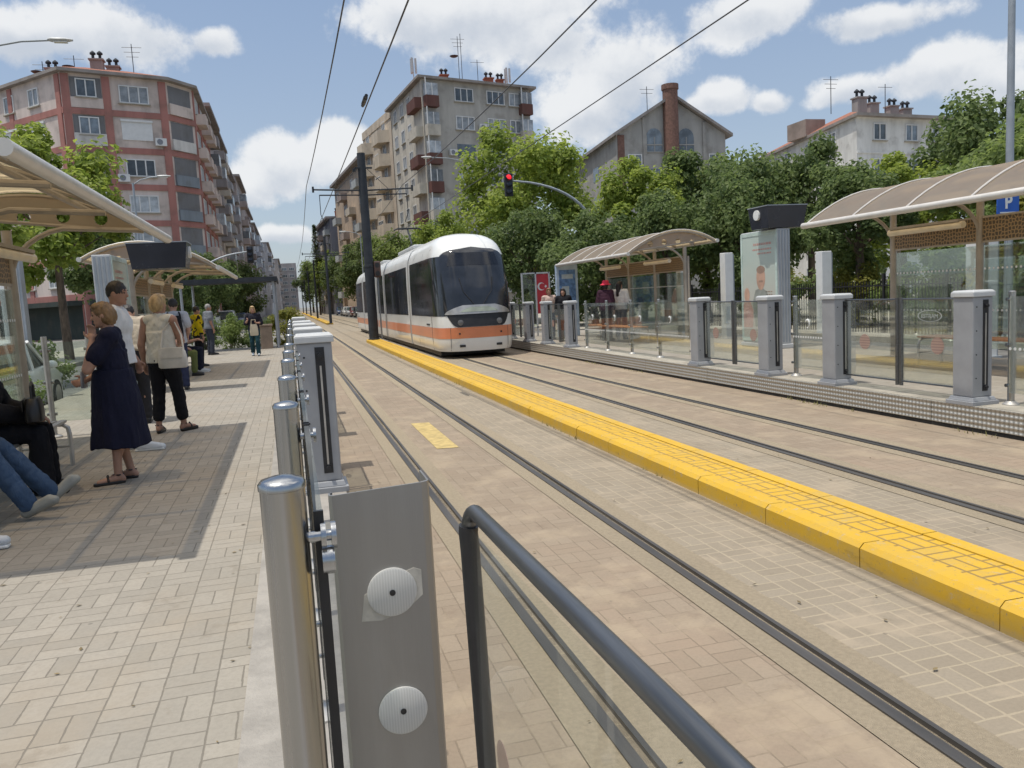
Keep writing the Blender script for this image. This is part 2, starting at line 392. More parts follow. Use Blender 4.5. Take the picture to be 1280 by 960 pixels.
SKIN2 = mat('tanned skin', (.34, .18, .12), .55, var=.09, scale=9, bump=.08, bscale=150)
HAIR = {k: mat(k + ' hair', c, .5, var=.4, scale=14, bump=.9, bscale=45, stretch=(1, 1, .3)) for k, c in (('dark', (.018, .013, .011)), ('blond', (.42, .28, .13)), ('brown', (.2, .115, .05)), ('grey', (.3, .28, .26)))}
EYEM = mat('eye', (.02, .014, .012), .2); LIPM = mat('lips', (.32, .11, .1), .5)
from mathutils import noise as MN
def remesh(mb, name, m, parent, vox, smooth=3, label=None):
    me = mb.mesh(name, m); o = bpy.data.objects.new(name, me); COL.objects.link(o)
    r = o.modifiers.new('r', 'REMESH'); r.mode = 'VOXEL'; r.voxel_size = vox; r.use_smooth_shade = True
    s = o.modifiers.new('s', 'SMOOTH'); s.iterations = smooth; s.factor = .5
    dg = bpy.context.evaluated_depsgraph_get(); e = o.evaluated_get(dg); me2 = bpy.data.meshes.new_from_object(e)
    o.modifiers.clear(); o.data = me2; me2.name = name
    if not me2.materials: me2.materials.append(m)
    if name in ('top', 'trousers', 'skirt', 'hair'):
        r_ = random.uniform(0, 50); off = []
        amp, fx, fz = {'top': (.013, 9, 7), 'trousers': (.012, 10, 9), 'skirt': (.013, 9, 2.2), 'hair': (.009, 38, 12)}[name]
        for v in me2.vertices:
            c = v.co; q = MN.noise(Vector((c.x * fx + r_, c.y * fx, c.z * fz + c.x * 4))) + .5 * MN.noise(Vector((c.x * fx * 2.3, c.y * fx * 2.3 + r_, c.z * fz * 2.1 - c.y * 5)))
            off.append(c + v.normal * (abs(q) * 1.2 - .35) * amp * (1 if name == 'hair' else 1))
        for v, c in zip(me2.vertices, off): v.co = c
    me2.polygons.foreach_set('use_smooth', [True] * len(me2.polygons)); bpy.data.meshes.remove(me); o.parent = parent
    return o
STAND = dict(pel=(0, 0, .93), wai=(0, 0, 1.07), che=(0, 0, 1.27), nec=(0, -.02, 1.43), hea=(0, .015, 1.58), sL=(-.17, -.015, 1.38), sR=(.17, -.015, 1.38), eL=(-.215, -.04, 1.1), eR=(.215, -.04, 1.1), wL=(-.225, .03, .86), wR=(.225, .03, .86),
             hL=(-.085, 0, .9), hR=(.085, 0, .9), kL=(-.095, .02, .49), kR=(.095, .02, .49), aL=(-.1, -.02, .085), aR=(.1, -.02, .085), tL=(-.125, .14, .03), tR=(.125, .14, .03),
             face=(0, 1, -.05), fL=(.02, .2, -1), fR=(-.02, .2, -1), thL=(.2, 1, 0), thR=(-.2, 1, 0))
SEAT = dict(STAND, pel=(0, 0, .57), wai=(0, -.01, .7), che=(0, .01, .89), nec=(0, .03, 1.05), hea=(0, .07, 1.2), sL=(-.17, .02, 1.0), sR=(.17, .02, 1.0), eL=(-.22, .07, .75), eR=(.22, .07, .75), wL=(-.14, .28, .66), wR=(.14, .28, .66),
            hL=(-.09, .03, .54), hR=(.09, .03, .54), kL=(-.11, .44, .54), kR=(.11, .44, .54), aL=(-.11, .42, .085), aR=(.11, .42, .085), tL=(-.13, .58, .03), tR=(.13, .58, .03), fL=(.3, 1, -.3), fR=(-.3, 1, -.3), thL=(1, -.2, .3), thR=(-1, -.2, .3))
def frame(up, fwd):
    u = Vector(up).normalized(); f = Vector(fwd); f = (f - u * f.dot(u)).normalized(); r = f.cross(u); return r, f, u
def axm(r, f, u): return Matrix((r, f, u)).transposed()
def person(label, loc, rz, H, pose, top, bottom, hair, shoes, build=1., vox=.011, skin=None, group=None, hat=None, detail=True):
    k = H / 1.7; J = {a: Vector(b) * (1 if a in ('face', 'fL', 'fR', 'thL', 'thR') else k) for a, b in pose.items()}
    sk = skin or SKIN; t = thing('person', label, 'person', (loc[0], loc[1], loc[2] if len(loc) > 2 else P), rz, group)
    spine_u = (J['nec'] - J['pel']).normalized(); r0 = (J['sR'] - J['sL']).normalized(); f0 = spine_u.cross(r0); r0 = f0.cross(spine_u)
    A = axm(r0, f0, spine_u); pelA = axm(*(lambda rr: (rr, Vector((0, 0, 1)).cross(rr).normalized() if abs(rr.z) < .9 else Vector((0, 1, 0)), Vector((0, 0, 1))))((J['hR'] - J['hL']).normalized()))
    W = build
    def torso(mb, g, low=True):
        mb.ell(J['che'] + f0 * .012 * k, ((.15 * W + g) * k, (.098 * W + g) * k, .19 * k), A); mb.ell(J['wai'], ((.128 * W + g) * k, (.095 * W + g) * k, .17 * k), A)
        mb.cone(J['sL'] * .8 + J['nec'] * .2, J['sR'] * .8 + J['nec'] * .2, (.05 + g) * k, (.05 + g) * k)
        mb.cone(J['nec'] - spine_u * .08 * k, J['nec'] - spine_u * .01 * k, (.085 + g * .7) * k, (.055 + g * .6) * k)
        if low: mb.ell(J['pel'] + Vector((0, -.015 * k, 0)), ((.155 * W + g) * k, (.112 * W + g) * k, .14 * k), A)
    B = MB(); torso(B, 0)
    hf = J['face'].normalized(); hr, hf, hu = frame((0, 0, 1) if abs(hf.z) < .8 else -f0 * -1 + Vector((0, 0, .2)), hf)
    fz = J['face'].normalized().z; hu = (Vector((0, 0, 1)) - J['face'].normalized() * fz).normalized(); hf = J['face'].normalized(); hr = hf.cross(hu); HA = axm(hr, hf, hu); hc = J['hea']
    B.cone(J['nec'] - spine_u * .03 * k, hc - hu * .06 * k - hf * .015 * k, .056 * k, .05 * k)
    B.ell(hc, (.074 * k, .093 * k, .112 * k), HA, 18, 12); B.ell(hc + hf * .028 * k - hu * .058 * k, (.054 * k, .062 * k, .06 * k), HA)
    B.cone(hc + hf * .086 * k + hu * .012 * k, hc + hf * .105 * k - hu * .022 * k, .01 * k, .015 * k, 8); B.ell(hc + hf * .072 * k + hu * .03 * k, (.048 * k, .024 * k, .014 * k), HA, 10, 6)
    B.ell(hc + hf * .078 * k - hu * .058 * k, (.026 * k, .016 * k, .013 * k), HA, 8, 6); B.ell(hc + hf * .075 * k - hu * .095 * k, (.024 * k, .02 * k, .018 * k), HA, 8, 6)
    for s in (-1, 1): B.ell(hc + hr * s * .076 * k - hf * .008 * k - hu * .008 * k, (.011 * k, .022 * k, .032 * k), HA, 8, 6)
    for q, s in (('L', -1), ('R', 1)):
        S, E_, W_ = J['s' + q], J['e' + q], J['w' + q]
        B.ell(S, (.056 * k * W,) * 3); B.cone(S, E_, .05 * k * W, .039 * k * W); B.cone(E_, W_, .041 * k * W, .027 * k)
        d = J['f' + q].normalized(); th = J['th' + q]; th = (th - d * th.dot(d)).normalized(); n = d.cross(th) * (1 if s > 0 else -1)   # n: back of hand
        HM = axm(th, n, d)
        B.cone(W_, W_ + d * .04 * k, .026 * k, .03 * k); B.ell(W_ + d * .058 * k, (.041 * k, .019 * k, .052 * k), HM)
        for i, L in enumerate((.068, .078, .073, .056)):
            b0 = W_ + d * .09 * k + th * (.03 - .02 * i) * k; m1 = b0 + (d * .85 - n * .5).normalized() * L * .55 * k; m2 = m1 + (d * .35 - n * .9).normalized() * L * .5 * k
            B.cone(b0 - d * .025 * k, m1, .0105 * k, .0095 * k, 8); B.cone(m1, m2, .0095 * k, .008 * k, 8)
        tb = W_ + d * .03 * k + th * .03 * k; tm = tb + (th * .75 + d * .6 - n * .25).normalized() * .04 * k; te = tm + (d * .9 + th * .2 - n * .3).normalized() * .033 * k
        B.cone(tb, tm, .014 * k, .0115 * k, 8); B.cone(tm, te, .0115 * k, .009 * k, 8)
        Hh, K, An, T = J['h' + q], J['k' + q], J['a' + q], J['t' + q]
        B.cone(Hh, K, .084 * k * W, .054 * k); B.cone(K, An, .052 * k, .036 * k); cv = K + (An - K) * .32
        fd = (T - An); fd = Vector((fd.x, fd.y, 0)).normalized() if Vector((fd.x, fd.y, 0)).length > .01 else f0
        B.ell(cv - fd * .018 * k, (.05 * k, .052 * k, .11 * k), axm(*frame(K - An, fd)))
        B.cone(An, An - fd * .035 * k + (T - An).normalized() * .0 + Vector((0, 0, -.045 * k)), .036 * k, .032 * k); B.cone(An - Vector((0, 0, .03 * k)), T, .036 * k, .026 * k)
    body = remesh(B, 'body', sk, t, vox * k)
    if detail:
        for s in (-1, 1):
            mb = MB(); mb.ell(hc + hf * .083 * k + hr * s * .031 * k + hu * .008 * k, (.013 * k, .007 * k, .0065 * k), HA, 10, 6); mb.build('eye', EYEM, t)
            mb = MB(); mb.ell(hc + hf * .088 * k + hr * s * .031 * k + hu * .034 * k, (.02 * k, .008 * k, .004 * k), HA, 10, 6); mb.build('eyebrow', HAIR[hair[0]] if hair else HAIR['dark'], t)
        mb = MB(); mb.ell(hc + hf * .091 * k - hu * .058 * k, (.022 * k, .006 * k, .006 * k), HA, 10, 6); mb.build('mouth', LIPM, t)
    # clothing
    if top:
        mt, sleeve, g = top[0], top[1], top[2]; T = MB(); torso(T, g, False)
        R = []
        for c0, w_, d_ in ((J['che'] - spine_u * .02 * k, .142, .094), (J['wai'], .138, .1), (J['pel'] + spine_u * .03 * k, .156, .116), (J['pel'] - spine_u * .055 * k, .158, .12)):
            R.append([c0 + (r0 * (w_ * W + g) * math.cos(a_) + f0 * ((d_ * W + g) * math.sin(a_) - .008)) * k for a_ in [j_ * PI / 12 for j_ in range(24)]])
        T.loft(R[::-1])
        for q in 'LR':
            S, E_, W_ = J['s' + q], J['e' + q], J['w' + q]
            if sleeve > 0:
                T.ell(S, ((.058 * W + g) * k,) * 3); m1 = S + (E_ - S) * min(1, sleeve); T.cone(S, m1, (.052 * W + g) * k, (.046 * W + g * 1.4) * k)
                if sleeve > 1: T.cone(E_, E_ + (W_ - E_) * (sleeve - 1), (.044 * W + g * 1.2) * k, (.033 + g) * k)
            else: T.ell(S * .7 + J['nec'] * .3, (.05 * k,) * 3)
        remesh(T, 'top', mt, t, vox * 1.1 * k, 5)
    if bottom:
        kind, mt = bottom[0], bottom[1]; T = MB(); g = .016
        T.ell(J['pel'] + Vector((0, -.012 * k, -.01 * k)), ((.157 * W + g) * k, (.115 * W + g) * k, .15 * k), A)
        if kind == 'trousers':
            fr, lo = bottom[2], bottom[3]
            for q in 'LR':
                Hh, K, An = J['h' + q], J['k' + q], J['a' + q]
                T.cone(Hh, K, (.088 * W + g) * k, (.058 + g) * k)
                if fr > .5: T.cone(K, K + (An - K) * ((fr - .5) * 2), (.06 + g) * k, lo * k)
        else:
            hem = bottom[2] * k; R = []; c0 = J['wai'] * .5 + J['pel'] * .5; kn = (J['aL'] + J['aR']) / 2; n = 26
            z0 = J['wai'].z
            for i in range(11):
                u = i / 10; z = z0 + (hem - z0) * u; c = c0.lerp(Vector((kn.x, kn.y, 0)), u * .85); w_ = (.145 * W + .03 + .05 * u ** .8) * k; d_ = (.118 * W + .03 + .085 * u ** .8) * k
                R.append([(c.x + (w_ * (1 + .06 * u * math.sin(7 * a + 1))) * math.cos(a), c.y + d_ * (1 + .06 * u * math.sin(7 * a + 1)) * math.sin(a), z + .012 * u * math.sin(3 * a)) for a in [2 * PI * j / n for j in range(n)]])
            T.loft(R)
        remesh(T, 'skirt' if kind == 'skirt' else 'trousers', mt, t, vox * 1.1 * k, 5)
    if hair:
        hm = HAIR[hair[0]]; T = MB(); st = hair[1]
        T.ell(hc - hf * .01 * k + hu * .024 * k, (.083 * k, .099 * k, .104 * k), HA, 18, 12)
        if st in ('bob', 'full'): T.ell(hc - hf * .035 * k - hu * .005 * k, (.094 * k, .085 * k, .11 * k), HA); T.ell(hc + hf * .03 * k + hu * .085 * k, (.075 * k, .06 * k, .04 * k), HA)
        if st == 'bob':
            for s in (-1, 1): T.ell(hc + hr * s * .07 * k - hf * .02 * k - hu * .06 * k, (.028 * k, .06 * k, .08 * k), HA)
        if st == 'long': T.cone(hc - hf * .05 * k, hc - hf * .075 * k - hu * .3 * k, .085 * k, .05 * k)
        if st == 'bun': T.ell(hc - hf * .11 * k + hu * .01 * k, (.05 * k,) * 3)
        remesh(T, 'hair', hm, t, vox * .9 * k, 2)
    if hat:
        mb = MB(); mb.lathe([(.155 * k, -.02 * k), (.15 * k, 0), (.1 * k, .02 * k), (.092 * k, .09 * k), (.07 * k, .115 * k), (.002, .12 * k)], hc + hu * .045 * k, 22, 1, 1.12); mb.build('hat', hat, t)
    if shoes:
        mt, kind = shoes
        for q in 'LR':
            An, T_ = J['a' + q], J['t' + q]; fd = (T_ - An).normalized(); flat_ = Vector((fd.x, fd.y, 0)).normalized(); up = Vector((0, 0, 1)) if abs((T_ - An).z) < .12 * k else (An - T_).normalized().cross(flat_.cross(Vector((0, 0, 1)))).normalized()
            T = MB(); heel = An + Vector((0, 0, -.045 * k)) - flat_ * .03 * k
            if kind == 'sandal':
                T.cone(heel - Vector((0, 0, .028 * k)), T_ + flat_ * .02 * k - Vector((0, 0, .018 * k)), .03 * k, .034 * k); T.v = [(x, y, min(z, .028 * k + (heel.z - .04 * k))) if True else 0 for x, y, z in T.v]
                m_ = An + (T_ - An) * .55; s_ = flat_.cross(Vector((0, 0, 1)))
                T.tube([m_ - s_ * .04 * k - Vector((0, 0, .02 * k)), m_ + Vector((0, 0, .03 * k)), m_ + s_ * .04 * k - Vector((0, 0, .02 * k))], .011 * k, 6); T.tube([An - s_ * .04 * k, An + flat_ * .042 * k, An + s_ * .04 * k, An - flat_ * .045 * k, An - s_ * .04 * k], .008 * k, 6)
                T.build('sandal', mt, t)
            else:
                T.cone(An + Vector((0, 0, -.01 * k)), heel, .044 * k, .043 * k); T.cone(heel, T_ + flat_ * .015 * k, .043 * k, .036 * k); T.cone(An + flat_ * .02 * k - Vector((0, 0, .02 * k)), T_ - flat_ * .02 * k + Vector((0, 0, .012 * k)), .04 * k, .032 * k)
                o = remesh(T, 'shoe', mt, t, .009 * k, 2)
                mb = MB(); c_ = (heel + T_) / 2; mb.box((c_.x, c_.y, max(.012, min(heel.z, T_.z) - .03 * k)), (.075 * k, (T_ - heel).length + .08 * k, .024), rz=math.atan2(flat_.y, flat_.x) - PI / 2)
                if abs(heel.z - T_.z) < .06: mb.build('sole', M['white'] if kind == 'sneaker' else M['black'], o, bevel=.01)
    return t
def bag(name, label, cat, loc, size, m, rz=0., strap=None, flap=True, tilt=0.):
    t = thing(name, label, cat, loc, rz); t.rotation_euler.x = tilt; w_, d_, h_ = size
    mb = MB(); R = []
    for z, s in ((0, .86), (.06, .98), (.35, 1.0), (.8, .88), (1, .7)):
        R.append([(w_ / 2 * s * math.copysign(abs(math.cos(a)) ** .55, math.cos(a)), d_ / 2 * s * math.copysign(abs(math.sin(a)) ** .7, math.sin(a)), h_ * z) for a in [k * PI / 10 for k in range(20)]])
    mb.loft(R); mb.build('pouch', m, t)
    if flap: mb = MB(); mb.loft([[(-w_ * .42, -d_ * .53, h_ * .98), (w_ * .42, -d_ * .53, h_ * .98), (w_ * .42, -d_ * .47, h_ * .98), (-w_ * .42, -d_ * .47, h_ * .98)], [(-w_ * .38, -d_ * .55, h_ * .5), (w_ * .38, -d_ * .55, h_ * .5), (w_ * .38, -d_ * .5, h_ * .5), (-w_ * .38, -d_ * .5, h_ * .5)]], smooth=False); mb.build('flap', m, t)
    if strap: mb = MB(); mb.tube(strap, .011, 6); mb.build('strap', m, t)
    return t
CM = clothmat
navy, black_c, white_c, beige, jeans, teal, purple = CM('navy', (.012, .013, .03)), CM('black', (.011, .011, .014)), CM('white', (.66, .66, .66)), CM('beige', (.42, .36, .28)), CM('blue jeans', (.05, .085, .15), var=.35), CM('dark teal', (.015, .05, .065)), CM('purple', (.07, .04, .085))
cream_c, olive, greyc, sage = CM('ivory knit', (.6, .56, .48)), CM('olive', (.15, .17, .06)), CM('grey', (.17, .18, .2)), CM('dark blue', (.03, .035, .07))
leather, whiteleather, sneaker = mat('black leather', (.015, .013, .012), .4), mat('ivory leather', (.6, .55, .48), .5), mat('white sneaker', (.62, .64, .66), .6)

S_ = dict(STAND, eL=(-.19, .19, 1.09), wL=(-.075, .14, 1.345), fL=(.35, -.12, .9), thL=(.4, .8, .2), eR=(.23, .02, 1.09), wR=(.12, .23, .98), fR=(-.3, .9, -.3), hea=(0, .03, 1.575), face=(.05, 1, -.12), aL=(-.1, .04, .085), tL=(-.13, .2, .03), aR=(.1, -.06, .085), tR=(.13, .1, .03))
person('woman in long navy short-sleeved dress and sandals with hand at her chin', (-1.57, 7.8), math.radians(97), 1.615, S_, (navy, .62, .022), ('skirt', navy, .34), ('brown', 'full'), (leather, 'sandal'), 1.2, .0085)
bag('phone_pouch', 'small silver grey pouch held by woman in navy dress', 'pouch', (-1.83, 7.88, P + .86), (.11, .03, .15), mat('silver pouch', (.36, .36, .38), .45), 1.4, flap=False)
S_ = dict(STAND, hea=(0, .03, 1.58), face=(.25, 1, -.1), eL=(-.2, -.02, 1.1), wL=(-.2, .12, .9), eR=(.22, -.05, 1.1), aR=(.1, .13, .085), tR=(.12, .3, .03), kR=(.1, .1, .49), aL=(-.1, -.07, .085), tL=(-.12, .09, .03))
person('man in white T-shirt and striped dark trousers with white sneakers', (-1.83, 9.55), math.radians(-88), 1.86, S_, (white_c, .6, .03), ('trousers', black_c, .98, .06), ('dark', 'short'), (sneaker, 'sneaker'), 1.05, .011, SKIN2)
S_ = dict(STAND, wai=(0, .03, 1.06), che=(0, .12, 1.23), nec=(0, .24, 1.35), hea=(0, .35, 1.43), sL=(-.17, .2, 1.3), sR=(.17, .2, 1.3), eL=(-.2, .3, 1.04), eR=(.2, .3, 1.04), wL=(-.08, .46, 1.0), wR=(.08, .46, 1.0), face=(0, .75, -.7), fL=(.4, .8, .1), fR=(-.4, .8, .1))
person('man in beige shirt bowed forward with his back turned', (-2.12, 11.9), math.radians(12), 1.8, S_, (beige, .7, .03), ('trousers', CM('charcoal', (.03, .03, .035)), .98, .065), ('dark', 'short'), (leather, 'shoe'), 1.2, .012)
S_ = dict(STAND, eL=(-.23, -.06, 1.1), wL=(-.25, .0, .86), eR=(.22, .06, 1.12), wR=(.1, .22, 1.06), fR=(-.6, .7, .1), face=(.35, 1, -.05), aL=(-.13, -.02, .1), tL=(-.17, .13, .04), aR=(.13, .1, .1), tR=(.18, .25, .04), kL=(-.11, .02, .49), kR=(.11, .07, .49))
person('blonde woman in ivory sleeveless top and cropped black trousers', (-1.57, 10.7), math.radians(-22), 1.73, S_, (cream_c, 0, .02), ('trousers', black_c, .86, .075), ('blond', 'full'), (leather, 'sandal'), 1.12, .0095, SKIN2)
bag('shoulder_bag', 'ivory shoulder bag against the blonde woman\'s hip', 'bag', (-1.43, 10.5, P + .82), (.36, .1, .25), whiteleather, math.radians(-15), strap=[(-.14, 0, .22), (-.1, .02, .45), (.0, .1, .6), (.1, .06, .4), (.14, 0, .22)])
S_ = dict(STAND, face=(-.3, 1, -.1), wL=(-.2, .15, .98), wR=(.2, .15, .98), eL=(-.23, -.03, 1.12), eR=(.23, -.03, 1.12))
person('person in pale grey shirt with black backpack, back turned', (-2.17, 16.6), math.radians(8), 1.77, S_, (CM('pale grey shirt', (.42, .42, .44)), .6, .03), ('trousers', sage, .98, .07), ('dark', 'short'), (leather, 'shoe'), 1.05, .013, detail=False)
t = bag('backpack', 'black backpack worn over the pale grey shirt', 'backpack', (-2.15, 16.42, P + 1.0), (.3, .16, .44), black_c, math.radians(8), flap=False)
for s in (-1, 1): mb = MB(); mb.tube([(s * .12, .03, .38), (s * .11, .02, .46), (s * .1, .1, .5), (s * .13, .26, .44), (s * .15, .3, .3)], .018, 6); mb.build('strap', black_c, t)
S_ = dict(SEAT, che=(0, .08, .88), nec=(0, .15, 1.03), hea=(0, .24, 1.15), sL=(-.17, .12, .98), sR=(.17, .12, .98), face=(0, .8, -.6), eL=(-.22, .2, .73), eR=(.22, .2, .73), wL=(-.1, .42, .78), wR=(.1, .42, .78))
person('youth in purple T-shirt seated leaning over a phone', (-2.72, 21.2), math.radians(-90), 1.8, S_, (purple, .6, .03), ('trousers', CM('midnight', (.015, .018, .035)), .97, .07), ('dark', 'full'), (sneaker, 'sneaker'), 1.05, .012, detail=False)
t = thing('phone', 'small dark phone held by the youth in purple', 'phone', (-2.2, 21.2, P + .86)); mb = MB(); mb.box((0, 0, 0), (.02, .075, .15)); mb.build('case', M['black'], t, bevel=.004); mb = MB(); mb.box((-.0115, 0, 0), (.002, .066, .135)); mb.build('screen', M['screen'], t)
person('seated person in olive trousers beside the youth in purple', (-2.72, 20.2), math.radians(-85), 1.7, dict(SEAT, face=(.6, 1, 0)), (greyc, .6, .025), ('trousers', olive, .96, .07), ('dark', 'short'), (leather, 'shoe'), 1, .013, detail=False)
person('person in yellow and black patterned jersey under second canopy', (-2.5, 23.5), math.radians(-60), 1.66, dict(STAND, eL=(-.22, .05, 1.12), wL=(-.12, .2, 1.05)), (CM('yellow black', (.6, .45, .01), patch=(.02, .02, .02)), 1.6, .03), ('trousers', black_c, .97, .07), ('dark', 'short'), (leather, 'shoe'), 1.05, .014, detail=False)
person('grey-shirted man leaning by a post past the second canopy', (-2.75, 29.5), math.radians(-60), 1.76, dict(STAND, face=(.3, 1, 0)), (greyc, .6, .03), ('trousers', CM('slate', (.04, .045, .06)), .97, .07), ('grey', 'short'), (leather, 'shoe'), 1.1, .015, SKIN2, detail=False)
S_ = dict(STAND, aL=(-.09, .16, .085), tL=(-.1, .32, .05), kL=(-.09, .14, .5), aR=(.09, -.2, .13), tR=(.1, -.06, .03), kR=(.09, .05, .48), eL=(-.24, -.02, 1.12), wL=(-.14, .2, 1.12), eR=(.25, .0, 1.12), wR=(.2, .24, 1.2), fL=(.6, .6, .1), fR=(-.3, .6, .5))
person('blonde woman in dark top and teal jeans walking toward camera', (-1.18, 27), math.radians(182), 1.6, S_, (CM('ink', (.02, .02, .03)), 1.3, .025), ('trousers', teal, .98, .075), ('blond', 'bob'), (CM('pale shoe', (.4, .45, .5)), 'shoe'), 1.08, .012)
bag('tote_bag', 'cream tote bag carried by the walking blonde woman', 'bag', (-1.17, 26.75, P + .66), (.26, .08, .36), CM('cream canvas', (.55, .48, .36)), 0, strap=[(-.08, 0, .34), (-.06, .02, .5), (.06, .02, .5), (.08, 0, .34)], flap=False)
# on the nearest bench
S_ = dict(SEAT, wL=(-.1, .36, .7), wR=(.05, .4, .68), eL=(-.25, .1, .76), eR=(.24, .12, .76), fL=(.5, .8, -.2), fR=(-.4, .8, -.2), face=(.2, 1, 0))
person('seated woman in black clothes with a dark handbag on her lap', (-2.58, 7.62), math.radians(-86), 1.68, S_, (black_c, 1.85, .035), ('trousers', black_c, .97, .11), ('dark', 'long'), (leather, 'shoe'), 1.25, .0095)
bag('handbag', 'dark handbag with light clasp and brown handles on seated woman\'s lap', 'handbag', (-2.14, 7.5, P + .64), (.34, .14, .2), leather, math.radians(-80), strap=[(-.1, 0, .19), (-.09, 0, .3), (0, 0, .33), (.09, 0, .3), (.1, 0, .19)])
S_ = dict(SEAT, kL=(-.12, .46, .52), kR=(.14, .45, .53), aL=(-.14, .78, .12), tL=(-.2, .92, .2), aR=(.16, .7, .1), tR=(.22, .86, .14))
person('seated person in blue jeans with legs stretched out', (-2.72, 6.75), math.radians(-88), 1.76, S_, (CM('dark denim', (.03, .05, .08)), 1.7, .03), ('trousers', jeans, .97, .07), ('dark', 'short'), (mat('worn grey sneaker', (.3, .3, .27), .7), 'sneaker'), 1.05, .01)
person('seated person at frame edge with one white sneaker showing', (-2.82, 5.72), math.radians(-90), 1.72, dict(SEAT, aL=(-.12, .7, .09), tL=(-.13, .86, .05), kL=(-.12, .46, .5), aR=(.12, .66, .09), tR=(.13, .82, .05), kR=(.12, .46, .5)), (greyc, 1.7, .03), ('trousers', sage, .97, .07), ('dark', 'short'), (sneaker, 'sneaker'), 1.05, .011)
# across the tracks
person('person in red bucket hat and dark jacket beside orange bench', (9.0, 22.2), math.radians(-50), 1.74, dict(STAND, wL=(-.12, .2, 1.0)), (CM('plum', (.05, .02, .035)), 1.7, .035), ('trousers', black_c, .97, .07), ('dark', 'full'), (leather, 'shoe'), 1.1, .014, detail=False, hat=mat('red hat felt', (.62, .03, .07), .8))
person('dark-haired woman in white shirt next to the red-hatted person', (9.5, 22.3), math.radians(-35), 1.74, dict(STAND, face=(.5, 1, -.15), wR=(.12, .2, 1.0)), (white_c, 1.4, .03), ('trousers', CM('grey trousers', (.1, .1, .11)), .97, .07), ('dark', 'long'), (leather, 'shoe'), 1.0, .014, detail=False)
person('dark-haired person in black behind the far gate', (8.02, 23.2), math.radians(150), 1.62, STAND, (black_c, 1.8, .04), ('trousers', CM('rust', (.12, .05, .04)), .97, .08), ('dark', 'bob'), (leather, 'shoe'), 1.1, .014, detail=False)
person('person in light blouse half hidden behind the far gate', (8.15, 25.0), math.radians(170), 1.66, STAND, (CM('blush', (.5, .38, .33)), 1.5, .03), ('trousers', sage, .97, .07), ('brown', 'full'), (leather, 'shoe'), 1.0, .014)
# ------------------------------------------------------------------ camera, sky, sun
cd = bpy.data.cameras.new('camera'); cam = bpy.data.objects.new('camera', cd); COL.objects.link(cam)
cd.sensor_width = 36; cd.lens = 28.125; cd.clip_start = .05; cd.clip_end = 4000
R3 = Matrix(CAMROT); cam.matrix_world = Matrix.Translation((0, 0, 1.75)) @ R3.to_4x4()
sc.camera = cam
sc.view_settings.view_transform = 'Standard'; sc.view_settings.look = 'None'; sc.view_settings.exposure = 0; sc.view_settings.gamma = 1
sc.render.engine = 'CYCLES'; sc.cycles.use_denoising = True
sc.cycles.max_bounces = 7; sc.cycles.transparent_max_bounces = 16; sc.cycles.diffuse_bounces = 3; sc.cycles.glossy_bounces = 3
sc.cycles.sample_clamp_indirect = 4.

SUNV = Vector((-.285, -.045, 1)).normalized()
sd = bpy.data.lights.new('sun', 'SUN'); sd.energy = 3.4; sd.angle = math.radians(.5); sd.color = (1, .95, .86)
sun = bpy.data.objects.new('sun', sd); COL.objects.link(sun); sun.location = (0, 0, 60)
sun.rotation_euler = (-SUNV).to_track_quat('-Z', 'Y').to_euler()

w = bpy.data.worlds.new('World'); sc.world = w; w.use_nodes = True
t = w.node_tree; t.nodes.clear(); N = NT(t)
sky = N.n('ShaderNodeTexSky', sky_type='NISHITA'); sky.sun_disc = False
sky.sun_elevation = math.asin(SUNV.z); sky.sun_rotation = math.atan2(SUNV.x, SUNV.y) % (2 * PI)
sky.altitude = 800; sky.air_density = 1.2; sky.dust_density = 2.2; sky.ozone_density = 1.2
dirv = N.n('ShaderNodeTexCoord').outputs['Generated']
nrm = N.n('ShaderNodeVectorMath', operation='NORMALIZE'); N.put(nrm.inputs[0], dirv)
x, y, z = N.xyz(nrm.outputs[0])
az = N.m('ARCTAN2', x, y); el = N.m('ARCSINE', z)
dn = N.noise(nrm.outputs[0], 7., 3, .6, out=1)
dx, dy, dz = N.xyz(dn)
azw = N.m('ADD', az, N.m('MULTIPLY', N.m('SUBTRACT', dx, .5), .05)); elw = N.m('ADD', el, N.m('MULTIPLY', N.m('SUBTRACT', dy, .5), .05))
best = None; shade = None
for a, e, ra, re in CLOUDS:
    p = N.m('DIVIDE', N.m('SUBTRACT', azw, a), ra); q = N.m('DIVIDE', N.m('SUBTRACT', elw, e), re)
    d = N.m('SUBTRACT', 1., N.m('SQRT', N.m('ADD', N.m('MULTIPLY', p, p), N.m('MULTIPLY', q, q))))
    s_ = N.m('MULTIPLY', N.m('MAXIMUM', d, 0.), q)
    best = d if best is None else N.m('SMOOTH_MAX', best, d, .25)
    shade = s_ if shade is None else N.m('ADD', shade, s_)
f1 = N.noise(nrm.outputs[0], 9., 9, .62)
f2 = N.noise(nrm.outputs[0], 26., 6, .6)
gen = N.m('SUBTRACT', N.noise(nrm.outputs[0], 3.2, 6, .6), N.fmix(N.step(el, .5, .9), .62, .4))        # rest of the sky; unseen overhead cover thickened to add fill light
dens = N.m('ADD', N.m('ADD', best, N.m('MULTIPLY', N.m('SUBTRACT', f1, .5), 2.1)), N.m('MULTIPLY', N.m('SUBTRACT', f2, .5), .5))
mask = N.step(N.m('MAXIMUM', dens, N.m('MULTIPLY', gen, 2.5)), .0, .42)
lit = N.m('ADD', N.m('MULTIPLY', shade, .9), N.m('MULTIPLY', N.m('SUBTRACT', f1, .45), 1.3))
ccol = N.mix(N.step(lit, -.35, .25), CLOUD_DARK, CLOUD_LIT)
ccol = N.mix(N.step(el, .5, 1.), ccol, (15., 14.6, 14.))          # unseen bright cloud overhead, added for fill light
